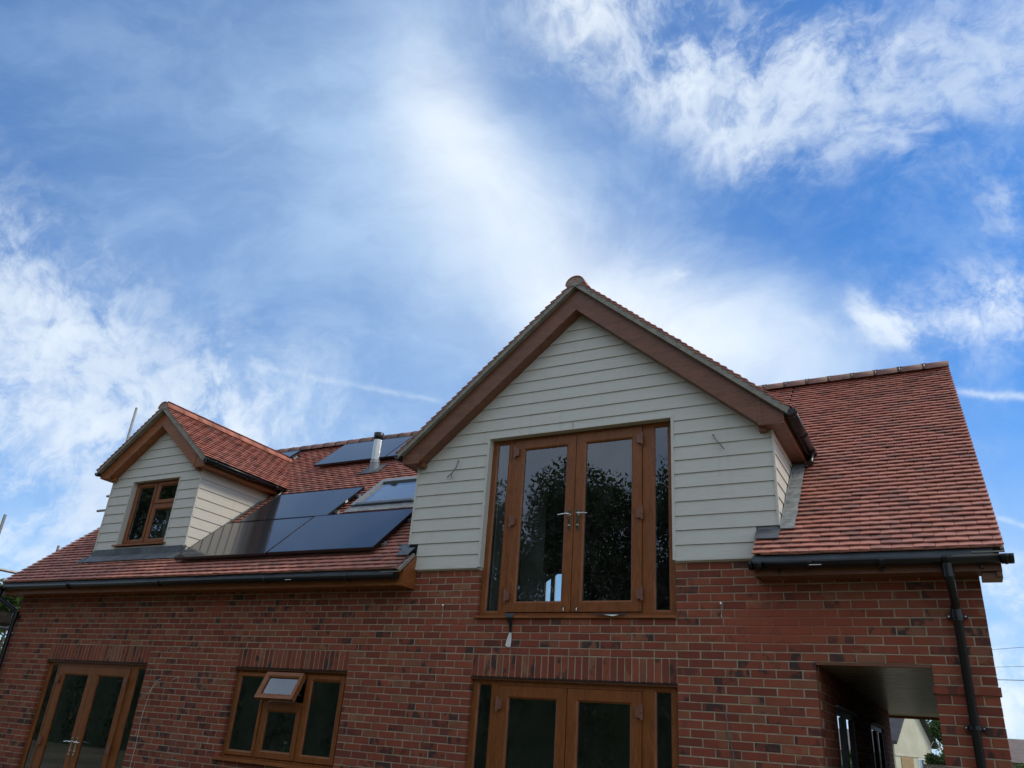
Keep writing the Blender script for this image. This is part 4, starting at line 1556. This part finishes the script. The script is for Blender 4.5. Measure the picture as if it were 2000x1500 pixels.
skw = part('skylight', skyl, house, 'grey framed skylight between solar panels and the big gable')
gq = MB(); gq.add([on_roof(-2.76, 1.85, .060), on_roof(-1.765, 1.85, .060), on_roof(-1.765, 2.515, .060), on_roof(-2.76, 2.515, .060)], [(0, 1, 2, 3)], M_sash_glass)
gq.build('pane', skw)
part('blind', lambda mb: roof_slab(mb, -2.76, -1.765, 1.84, 2.50, .012, .020, M_white), skw)


def flue(mb):
    c = on_roof(-3.462, 3.24, 0.0)
    x, y, z = c[0], c[1], c[2]
    mb.tube([(x, y, z - .05), (x, y, z + .20)], .077, M_alu, 24)
    mb.tube([(x, y, z + .16), (x, y, z + .175)], .0825, M_steel, 24)
    mb.tube([(x, y, z + .175), (x, y, z + .56)], .069, M_steel, 24)
    mb.tube([(x, y, z + .56), (x, y, z + .60)], .052, M_black, 24)
    mb.tube([(x, y, z + .585), (x, y, z + .60), (x, y, z + .68), (x, y, z + .685)], [.075, .083, .086, .075], M_black, 28)


part('flue_pipe', flue, house, 'round steel flue with black cap')


# ---------------------------------------------------------------- covered side passage
def passage(mb):
    # brick side wall running back, with two window holes
    x = 3.4875
    holes = [(1.05, 2.55, 0.9, 2.1), (4.35, 6.10, 0.9, 2.1)]
    n = 0; z = 0.0
    while z < 2.39:
        hs = [(a, b) for a, b, c, d in holes if c - .01 < z and z + .075 < d + .01]
        for p, q in cut((0.105 if n % 2 == 0 else 0.215, 7.6), hs):
            yy = p
            while yy < q - .02:
                y2 = min(q, yy + .225)
                j = random.uniform(-.0015, .0015)
                mb.hexa([(x + j, yy + .005, z + .005), (x + j, y2 - .005, z + .005), (x + j, y2 - .005, z + .07), (x + j, yy + .005, z + .07),
                         (x - .1, yy + .005, z + .005), (x - .1, y2 - .005, z + .005), (x - .1, y2 - .005, z + .07), (x - .1, yy + .005, z + .07)], M_brick)
                yy = y2
        n += 1; z += .075
    for a, b, c, d in ((0.104, 1.05, 0, 2.39), (2.55, 4.35, 0, 2.39), (6.10, 7.6, 0, 2.39), (1.05, 2.55, 0, .9), (4.35, 6.10, 0, .9), (1.05, 2.55, 2.1, 2.39), (4.35, 6.1, 2.1, 2.39)):
        mb.box(x - .12, x - .005, a, b, c, d, M_mortar)
    # outer wall of the passage
    mb.box(4.392, 4.62, 0.103, 7.4, 0.0, 2.39, M_brick)


part('brick_wall', passage, house, 'brick wall inside the covered side passage')


def p_ceiling(mb):
    y = 0.104
    while y < 8.35:
        mb.box(3.37, 4.83, y, y + .096, 2.402, 2.418, M_soffit)
        mb.box(3.37, 4.83, y + .096, y + .100, 2.406, 2.418, M_deck)
        y += .100
    mb.box(3.37, 4.83, 0.104, 8.4, 2.4185, 2.50, M_deck)
    mb.box(3.37, 4.83, 8.40, 8.43, 2.36, 2.55, M_rose)


part('ceiling', p_ceiling, house, 'glossy brown boarded ceiling of the side passage')
for (a, b, mid, lb_) in ((1.05, 2.55, 1.75, 'dark framed window nearer in the side passage'), (4.35, 6.10, 5.2, 'dark framed window further back in the side passage')):
    def pw(mb, a=a, b=b, mid=mid):
        X = 3.47
        for (p, q, c, d, o_) in ((a, b, .9, .96, 0), (a, b, 2.04, 2.1, 0), (a, a + .06, .96, 2.04, 0), (b - .06, b, .96, 2.04, 0), (mid - .04, mid + .04, .96, 2.04, 0),
                                 (a + .06, a + .11, .965, 2.035, .012), (mid - .09, mid - .04, .965, 2.035, .012), (mid + .04, mid + .09, .965, 2.035, .012), (b - .11, b - .06, .965, 2.035, .012)):
            mb.box(X - .05, X + o_, p, q, c, d, M_felt)
        mb.box(X, X + .05, a - .02, b + .02, 2.101, 2.115, M_alu)
    pwo = part('window', pw, house, lb_)
    q = MB(); q.add([(3.455, a + .06, .96), (3.455, b - .06, .96), (3.455, b - .06, 2.04), (3.455, a + .06, 2.04)], [(0, 1, 2, 3)], M_sash_glass); q.build('pane', pwo)

# ---------------------------------------------------------------- solar panels
GRP = 'black solar panels on the left tiled roof'


def solar(x0, x1, s0, s1, label, feet=True, sticker=False):
    p0 = Vector(on_roof(x0, s0, 0.115))
    root = empty('solar_panel', p0, label, 'solar panel', GRP)
    h0, h1 = .085, .120
    fr = MB(); t = .012
    roof_slab(fr, x0, x1, s0, s0 + t, h0, h1, M_black); roof_slab(fr, x0, x1, s1 - t, s1, h0, h1, M_black)
    roof_slab(fr, x0, x0 + t, s0 + t, s1 - t, h0, h1, M_black); roof_slab(fr, x1 - t, x1, s0 + t, s1 - t, h0, h1, M_black)
    fr.build('frame', root)
    gl = MB(); roof_slab(gl, x0 + t, x1 - t, s0 + t, s1 - t, h0 + .01, h1 - .0015, M_panel); gl.build('solar_glass', root)
    rl = MB()
    for s in (s0 + .2, s1 - .2):
        roof_slab(rl, x0 - .02, x1 + .02, s - .018, s + .018, .045, .0849, M_black)
        roof_slab(rl, x1 - .02, x1 + .035, s - .03, s + .03, .03, .072, M_alu)
    rl.build('mounting_rail', root)
    if sticker:
        st = MB(); roof_slab(st, x1 + .0005, x1 + .002, s1 - .50, s1 - .44, .088, .118, M_white); st.build('sticker', root)
    return root


solar(-4.935, -3.186, 0.335, 1.372, 'bottom left solar panel of the four, beside the dormer side boards')
solar(-3.172, -1.432, 0.345, 1.388, 'bottom right solar panel of the four, below the skylight')
solar(-4.72, -2.965, 1.392, 2.330, 'upper solar panel touching the dormer gutter, left of the skylight', sticker=True)
solar(-5.00, -3.430, 3.600, 4.575, 'solar panel below the ridge, left of and behind the steel flue')
solar(-3.415, -1.86, 3.600, 4.575, 'solar panel below the ridge, partly hidden by the big gable')
solar(-7.60, -6.12, 4.13, 4.58, 'solar panel just peeping over the dormer ridge, furthest left')


def mesh_guard(mb):
    # bird mesh under the lower edge of the array: many thin wires
    x = -4.93
    while x < -1.44:
        a = Vector(on_roof(x, .345, .085)); b = Vector(on_roof(x + .008, .335, .034))
        mb.add([a, a + Vector((.0022, 0, 0)), b + Vector((.0022, 0, 0)), b], [(0, 1, 2, 3)], M_black)
        x += .0125
    for h in (.045, .058, .071): roof_slab(mb, -4.93, -1.44, .338, .340, h, h + .0015, M_black)


tag(part('bird_mesh', mesh_guard, None), 'black bird mesh strip under the lower solar panels', 'mesh strip')


# ---------------------------------------------------------------- small things on the wall
def cable(name, pts, r, label, cat='cable', m=M_cable, group=None, tip=None):
    mb = MB(); mb.tube(pts, r, m, 8)
    if tip: mb.tube(tip, r * 1.2, M_deck, 8)
    return tag(mb.build(name, None, pts[0]), label, cat, group)


mb = MB()
mb.tube([(-0.415, -.045, 4.625), (-0.40, -.075, 4.60), (-0.41, -.085, 4.52), (-0.46, -.08, 4.46), (-0.535, -.075, 4.405)], .0065, M_cable, 8)
mb.tube([(-0.45, -.082, 4.475), (-0.47, -.085, 4.43), (-0.465, -.085, 4.385)], .0045, M_cable, 8)
tag(mb.build('cable', None, (-0.415, -.045, 4.625)), 'grey cable tail with split ends, left of the upstairs glass door', 'cable')
cable('cable', [(2.690, -.045, 4.600), (2.692, -.080, 4.585), (2.715, -.085, 4.535), (2.80, -.08, 4.42)], .006, 'grey cable tail out of the boards, right of the upstairs glass door')
cable('cable', [(-0.450, .004, 1.955), (-0.46, -.022, 1.935), (-0.485, -.024, 1.86), (-0.493, -.020, 1.785), (-0.505, -.012, 1.66), (-0.53, -.010, 1.50)], .004,
      'thin cable hanging from the bricks between the kitchen window and the centre door')
cable('cable', [(2.692, .004, 1.962), (2.695, -.025, 1.950), (2.703, -.024, 1.885), (2.700, -.012, 1.80), (2.74, -.010, 1.64), (2.765, -.010, 1.45)], .004,
      'thin cable hanging from the bricks right of the downstairs centre door')
cable('string', [(-4.82, .002, 1.99), (-4.90, -.012, 1.955), (-4.935, -.012, 1.90), (-4.985, -.014, 1.72), (-5.01, -.014, 1.5), (-4.99, -.012, 1.2), (-5.0, -.012, .9)], .0022,
      'pale string hanging down the bricks right of the left double door', 'string', M_white)
cable('string', [(-5.02, -.012, 1.78), (-4.95, -.014, 1.86), (-4.84, -.014, 1.95)], .0022, 'short pale loose end tied to the hanging string', 'string', M_white)
cable('string', [(-4.62, -.004, 1.97), (-4.55, -.012, 2.00), (-4.45, -.010, 2.02)], .002, 'short white scrap of string caught on the bricks left of the kitchen window', 'string', M_white)


def eye(x, z, label):
    mb = MB()
    mb.tube([(x, .01, z), (x, -.022, z)], .006, M_steel, 8)
    mb.tube([(x, -.022, z - .014), (x, -.024, z), (x, -.022, z + .014)], [.006, .013, .006], M_chrome, 10)
    mb.tube([(x, -.020, z - .012), (x + .004, -.012, z - .07), (x - .001, -.012, z - .105)], .0022, M_steel, 6)
    mb.tube([(x - .001, -.012, z - .100), (x - .001, -.012, z - .122)], .005, M_steel, 8)
    tag(mb.build('wall_bolt', None, (x, 0, z)), label, 'wall bolt', 'steel bolts in the brick wall')


eye(-0.437, 2.905, 'small steel eye bolt with pin, in the bricks left of the upstairs door')
eye(2.690, 2.900, 'small steel eye bolt with pin, in the bricks right of the upstairs door')

mb = MB()
pts = [(0.36, 2.826), (0.485, 2.826), (0.465, 2.775), (0.452, 2.70), (0.455, 2.62)]
mb.add([(0.36, -.020, 2.818), (0.49, -.022, 2.818), (0.475, -.045, 2.772), (0.405, -.045, 2.772), (0.470, -.030, 2.70), (0.435, -.034, 2.70),
        (0.466, -.028, 2.62), (0.443, -.034, 2.62)], [(0, 1, 2, 3), (3, 2, 4, 5), (5, 4, 6, 7)], M_black)
mb.add([(0.466, -.028, 2.62), (0.443, -.034, 2.62), (0.412, -.028, 2.53), (0.405, -.030, 2.485), (0.440, -.022, 2.472), (0.466, -.030, 2.476), (0.468, -.022, 2.55)],
       [(0, 1, 2, 6), (2, 3, 4, 6), (4, 5, 6)], M_white)
sol = mb.build('tape_strip', None, (0.42, 0, 2.8))
md = sol.modifiers.new('thick', 'SOLIDIFY'); md.thickness = .003
tag(sol, 'torn black tape strip with white end, dangling from the upstairs door sill', 'tape strip')
mb = MB()
mb.add([(1.34, -.032, 2.812), (1.78, -.030, 2.815), (1.72, -.050, 2.796), (1.60, -.058, 2.778), (1.46, -.048, 2.796), (1.52, -.054, 2.799), (1.68, -.054, 2.797)],
       [(0, 4, 5), (0, 5, 6, 1), (1, 6, 2)], M_black)
mb.add([(1.52, -.055, 2.7985), (1.68, -.055, 2.7965), (1.62, -.060, 2.781)], [(0, 2, 1)], M_white)
sol = mb.build('tape_strip', None, (1.5, 0, 2.8))
md = sol.modifiers.new('thick', 'SOLIDIFY'); md.thickness = .003
tag(sol, 'loose black and white tape lying along the right of the upstairs door sill', 'tape strip')

mb = MB()
mb.tube([(2.02, .62, 2.72), (2.02, .62, 3.55)], .030, M_red, 14)
mb.tube([(2.02, .62, 3.50), (2.02, .62, 3.62)], .042, M_red, 14)
mb.tube([(2.02, .62, 3.60), (2.02, .62, 4.10)], .022, M_red, 14)
mb.box(1.95, 2.09, .55, .69, 2.7205, 2.728, M_red)
tag(mb.build('support_prop', None, (2.02, .62, 2.72)), 'dark red steel prop standing inside, behind the upstairs right sidelight', 'prop')

# things on the kitchen window board
mb = MB()
prof = [(-2.62, .20, 1.16, .045), (-2.62, .20, 1.27, .047), (-2.62, .20, 1.31, .02), (-2.62, .20, 1.345, .02)]
mb.tube([(a, b, c) for a, b, c, d in prof], [d for a, b, c, d in prof], simple('green_bottle', (0.03, 0.22, 0.08), .3), 14)
mb.tube([(-2.62, .20, 1.345), (-2.62, .20, 1.375)], .026, M_white, 12)
tag(mb.build('bottle', None, (-2.62, .20, 1.16)), 'green bottle with white cap behind the middle kitchen window pane', 'bottle')
part('window_board', lambda mb: mb.box(-3.486, -1.69, .126, .34, 1.135, 1.158, M_white), house)

# ---------------------------------------------------------------- scaffolding at the left end
sc = empty('scaffolding', (-9.6, 1.5, 0), 'grey tube scaffolding standing beyond the left end of the house', 'scaffolding')
R_ = .0242
for (x, y, zt) in ((-9.45, 1.56, 7.17), (-9.45, -0.23, 4.46), (-10.7, 1.6, 4.4), (-9.45, 3.6, 4.4)):
    part('upright', lambda mb: mb.tube([(x, y, 0), (x, y, zt)], R_, M_galv, 14), sc)
for (y0, y1, z) in ((-0.5, 4.0, 3.56), (0.20, 4.0, 2.66)):
    part('ledger', lambda mb: mb.tube([(-9.40, y0, z), (-9.40, y1, z)], R_, M_galv, 14), sc)
for (y, z, x0, x1) in ((1.30, 4.93, -9.32, -7.9), (1.41, 5.25, -9.33, -7.9), (1.5, 2.70, -10.9, -9.2), (0.5, 2.70, -10.9, -9.2)):
    part('transom', lambda mb: mb.tube([(x0, y, z), (x1, y, z)], R_, M_galv, 14), sc)
for i in range(5):
    part('board', lambda mb: mb.box(-10.75 + .23 * i, -10.53 + .23 * i, 0.12, 4.1, 2.725, 2.762, M_board), sc)
part('toe_board', lambda mb: mb.box(-9.62, -9.58, 0.12, 4.1, 2.765, 2.93, M_board), sc)


# ---------------------------------------------------------------- trees
def tree(x, y, h, rx, label, leaves=7000, dark=False, trunk_h=None, leaf=.16, group=None, seed=0, lean=0.0, cat='tree', name='tree'):
    rnd = random.Random(seed)
    root = empty(name, (x, y, 0), label, cat, group)
    th = trunk_h or h * .35
    tb = MB()
    tb.tube([(x, y, -.1), (x + lean * .3, y, th * .6), (x + lean, y, th), (x + lean * 1.3, y + .1, h * .78)], [.03 * h, .024 * h, .018 * h, .004 * h], M_bark, 10)
    clumps = []
    for i in range(9):
        a = rnd.uniform(0, 6.28); el = rnd.uniform(.15, 1.0)
        r = rx * rnd.uniform(.45, .85)
        e = (x + lean + math.cos(a) * r, y + math.sin(a) * r, th + (h - th) * el * .85)
        tb.tube([(x + lean, y, th * rnd.uniform(.75, 1.15)), (x + lean + math.cos(a) * r * .5, y + math.sin(a) * r * .5, th + (h - th) * el * .45), e],
                [.012 * h, .008 * h, .003 * h], M_bark, 6)
        clumps.append((Vector(e), rx * rnd.uniform(.25, .42)))
    tb.build('trunk', root)
    for i in range(30 if dark else 16):
        a = rnd.uniform(0, 6.28); t = rnd.uniform(0, 1) ** .8
        zz = th * .8 + (h - th * .8) * t * .93
        rr = rx * math.sqrt(max(.05, 1 - (2 * t - .85) ** 2)) * rnd.uniform(.2, .95)
        clumps.append((Vector((x + lean + math.cos(a) * rr, y + math.sin(a) * rr, zz)), rx * rnd.uniform(.16, .36) * (1.35 if dark else 1)))
    cb = MB(); m_ = M_leafd if dark else M_leaf
    for i in range(leaves):
        c, r = clumps[rnd.randrange(len(clumps))]
        d = Vector((rnd.gauss(0, 1), rnd.gauss(0, 1), rnd.gauss(0, .8))).normalized() * (r * rnd.uniform(.2, 1.15) ** .8)
        p = c + d
        if p.z < .2: continue
        n_ = Vector((rnd.gauss(0, 1), rnd.gauss(0, 1), rnd.gauss(.6, 1))).normalized()
        u = n_.orthogonal().normalized(); v = n_.cross(u)
        a = rnd.uniform(0, 6.28); u, v = u * math.cos(a) + v * math.sin(a), v * math.cos(a) - u * math.sin(a)
        l = leaf * rnd.uniform(.5, 1.2); wd = l * .42
        q = rnd.random()
        cb.add([p - u * l, p - v * wd, p + u * l, p + v * wd], [(0, 1, 2, 3)], m_, (q, q, q))
    cb.build('crown', root)
    return root


GT1 = 'trees across the garden, mirrored in the glass'
protoA = tree(-3.2, -19.5, 11.1, 3.9, 'tall dark tree mirrored in the right leaf of the upstairs glass door', 46000, True, 1.6, .115, seed=1, group=GT1)
protoB = tree(-8.0, -20.0, 11.5, 3.9, 'tall dark tree mirrored in the left leaf of the upstairs glass door', 46000, True, 1.6, .115, seed=2, group=GT1)


def tree_copy(src, x, y, sc, rot, label):
    r = src.copy(); col.objects.link(r)
    r.location = (x, y, 0); r.scale = sc; r.rotation_euler = (0, 0, rot); r['label'] = label
    for ch in src.children:
        c = ch.copy(); col.objects.link(c); c.parent = r
    return r


tree_copy(protoA, -13.4, -18.5, (1.0, 1.0, 1.24), 2.0, 'tallest narrow dark tree mirrored in the left sidelight of the upstairs glass door')
tree_copy(protoB, 1.9, -20.5, (.95, .95, .92), 1.1, 'lower dark tree mirrored in the right sidelight of the upstairs glass door')
tree_copy(protoB, -19.5, -19.5, (1.15, 1.15, 1.12), 3.3, 'broad dark tree mirrored in the kitchen window')
tree_copy(protoA, -27.0, -21.0, (1.4, 1.4, 1.3), 4.4, 'big dark tree mirrored in the left double door')
tree_copy(protoB, -35.5, -20.0, (1.6, 1.6, 1.55), 5.0, 'biggest dark tree mirrored in the small dormer window')
tree(-19.8, 6.2, 4.6, 2.6, 'green leafy tree seen under the left eaves beyond the scaffolding', 6500, False, 1.2, .11, seed=11)
tree(-24.5, 9.0, 4.8, 2.8, 'second green tree further off under the left eaves, left of the scaffolding', 5000, False, 1.2, .12, seed=12)
tree(4.2, 30.0, 4.6, 1.15, 'green tree seen through the side passage, right of the cream house', 16000, False, .5, .10, seed=14)
tree(4.25, 28.2, 2.6, .95, 'dense green bush below the green tree seen through the side passage', 9000, False, .3, .08, seed=16, cat='bush', name='bush')
tree(6.3, 27.0, 2.1, .75, 'small bush in front of the brown roof at the far right', 2500, False, .4, .06, seed=15, cat='bush', name='bush')

# long hedge at the garden's far side
hb = MB()
rnd_ = random.Random(21)
for i in range(26000):
    xx = rnd_.uniform(-42, 9); zz = rnd_.uniform(0, 1) ** .8 * (3.9 + .35 * math.sin(xx * 1.3) + .2 * math.sin(xx * 3.1))
    yy = -14.6 - rnd_.uniform(0, .8) + .15 * math.sin(xx * 2.2)
    p = Vector((xx, yy, zz)); n_ = Vector((rnd_.gauss(0, 1), rnd_.gauss(0, 1), rnd_.gauss(.4, 1))).normalized()
    u = n_.orthogonal().normalized(); v = n_.cross(u); l = rnd_.uniform(.07, .16); q = rnd_.random()
    hb.add([p - u * l, p - v * l * .5, p + u * l, p + v * l * .5], [(0, 1, 2, 3)], M_leafd, (q, q, q))
hb.box(-42, 9, -15.3, -14.7, 0, 3.4, M_leafd)
tag(hb.build('hedge', None, (-16, -15, 0)), 'dark clipped hedge along the garden, mirrored low in the downstairs glass doors', 'hedge')

# fence boards low behind the passage
mb = MB()
for i in range(22):
    mb.box(3.1 + .12 * i, 3.21 + .12 * i, 26.0, 26.03, 0, 1.72 + random.uniform(-.01, .01), M_board)
tag(mb.build('fence', None, (3.1, 26, 0)), 'dark board fence behind the side passage under the green tree', 'fence')

# cream neighbour house through the passage
CH = empty('rendered_house', (2.3, 40, 0), 'cream rendered house with steep gable seen through the side passage', 'house')
an = rad(74); ux, uy = math.cos(an), math.sin(an)


def W(t, z, d=0.0): return (2.15 + ux * t + uy * d, 40 + uy * t - ux * d, z)


def cwall(mb):
    for t0, t1, z0, z1 in ((-2.6, .42, 0, 2.0), (1.25, 2.6, 0, 2.0), (.42, 1.25, 0, .9), (-2.6, 2.6, 2.0, 2.8)):
        mb.hexa([W(t0, z0), W(t1, z0), W(t1, z1), W(t0, z1), W(t0, z0, -5), W(t1, z0, -5), W(t1, z1, -5), W(t0, z1, -5)], M_cream)
    mb.add([W(-2.6, 2.8), W(2.6, 2.8), W(0, 5.0), W(-2.6, 2.8, -5), W(2.6, 2.8, -5), W(0, 5.0, -5)], [(0, 1, 2), (3, 5, 4), (0, 2, 5, 3), (1, 4, 5, 2)], M_cream)
    mb.hexa([W(-2.6, 2.02, .03), W(2.6, 2.02, .03), W(2.6, 2.06, .03), W(-2.6, 2.06, .03), W(-2.6, 2.02), W(2.6, 2.02), W(2.6, 2.06), W(-2.6, 2.06)], M_cream)


part('wall', cwall, CH)


def croof(mb):
    for sg in (1, -1):
        t1 = sg * 2.95; z1 = 2.8 - .35 * .846
        mb.hexa([W(0, 5.02, .28), W(t1, z1, .28), W(t1, z1 + .16, .28), W(0, 5.2, .28), W(0, 5.02, -5), W(t1, z1, -5), W(t1, z1 + .16, -5), W(0, 5.2, -5)], M_slate)


part('roof', croof, CH)
cwn = part('window', lambda mb: [mb.hexa([W(a, c, .02), W(b, c, .02), W(b, d, .02), W(a, d, .02), W(a, c, -.08), W(b, c, -.08), W(b, d, -.08), W(a, d, -.08)], M_white)
                                 for a, b, c, d in ((.42, 1.25, .9, .97), (.42, 1.25, 1.93, 2.0), (.42, .5, .97, 1.93), (1.17, 1.25, .97, 1.93))], CH)
part('pane', lambda mb: mb.add([W(.5, .97, -.03), W(1.17, .97, -.03), W(1.17, 1.93, -.03), W(.5, 1.93, -.03)], [(0, 1, 2, 3)], M_glass), cwn)
part('boarded_window', lambda mb: mb.hexa([W(-1.9, .9, .03), W(-.3, .9, .03), W(-.3, 2.0, .03), W(-1.9, 2.0, .03), W(-1.9, .9, .001), W(-.3, .9, .001), W(-.3, 2.0, .001), W(-1.9, 2.0, .001)], M_ply), CH)
mb = MB()
p0 = Vector(W(2.6, 2.62))
mb.tube([p0, p0 + Vector((.10, -.2, .18)), p0 + Vector((.25, -.45, .26)), p0 + Vector((.40, -.7, .16)), p0 + Vector((.44, -.75, .0))], .022, M_white, 8)
mb.tube([p0 + Vector((.44, -.75, .02)), p0 + Vector((.44, -.75, -.06)), p0 + Vector((.44, -.75, -.16))], [.03, .10, .17], M_white, 14)
mb.build('wall_lamp', CH)

# brown roof far right, and overhead wires
FR = empty('bungalow', (7.8, 31, 0), 'low house with a brown tiled roof at the far right edge', 'house')
part('roof', lambda mb: mb.prism([(29.2, 2.0), (34.0, 2.95), (38.8, 2.0)], 'x', 5.3, 15, M_wallfar), FR)
part('wall', lambda mb: mb.box(5.6, 14.7, 29.8, 38.0, 0, 2.05, M_cream), FR)
for z, dz, lbl in ((6.06, .10, 'topmost thin overhead wire right of the house'), (5.40, .05, 'middle thin overhead wire right of the house'), (4.93, .01, 'lowest and thickest overhead wire right of the house')):
    r = .007 if dz > .02 else .012
    cable('overhead_wire', [(-40, 30, z - dz * 40), (5.95, 30, z), (7, 30, z + dz * 1.05), (60, 30, z + dz * 50)], r, lbl, 'wire', M_deck, 'overhead wires at the far right')
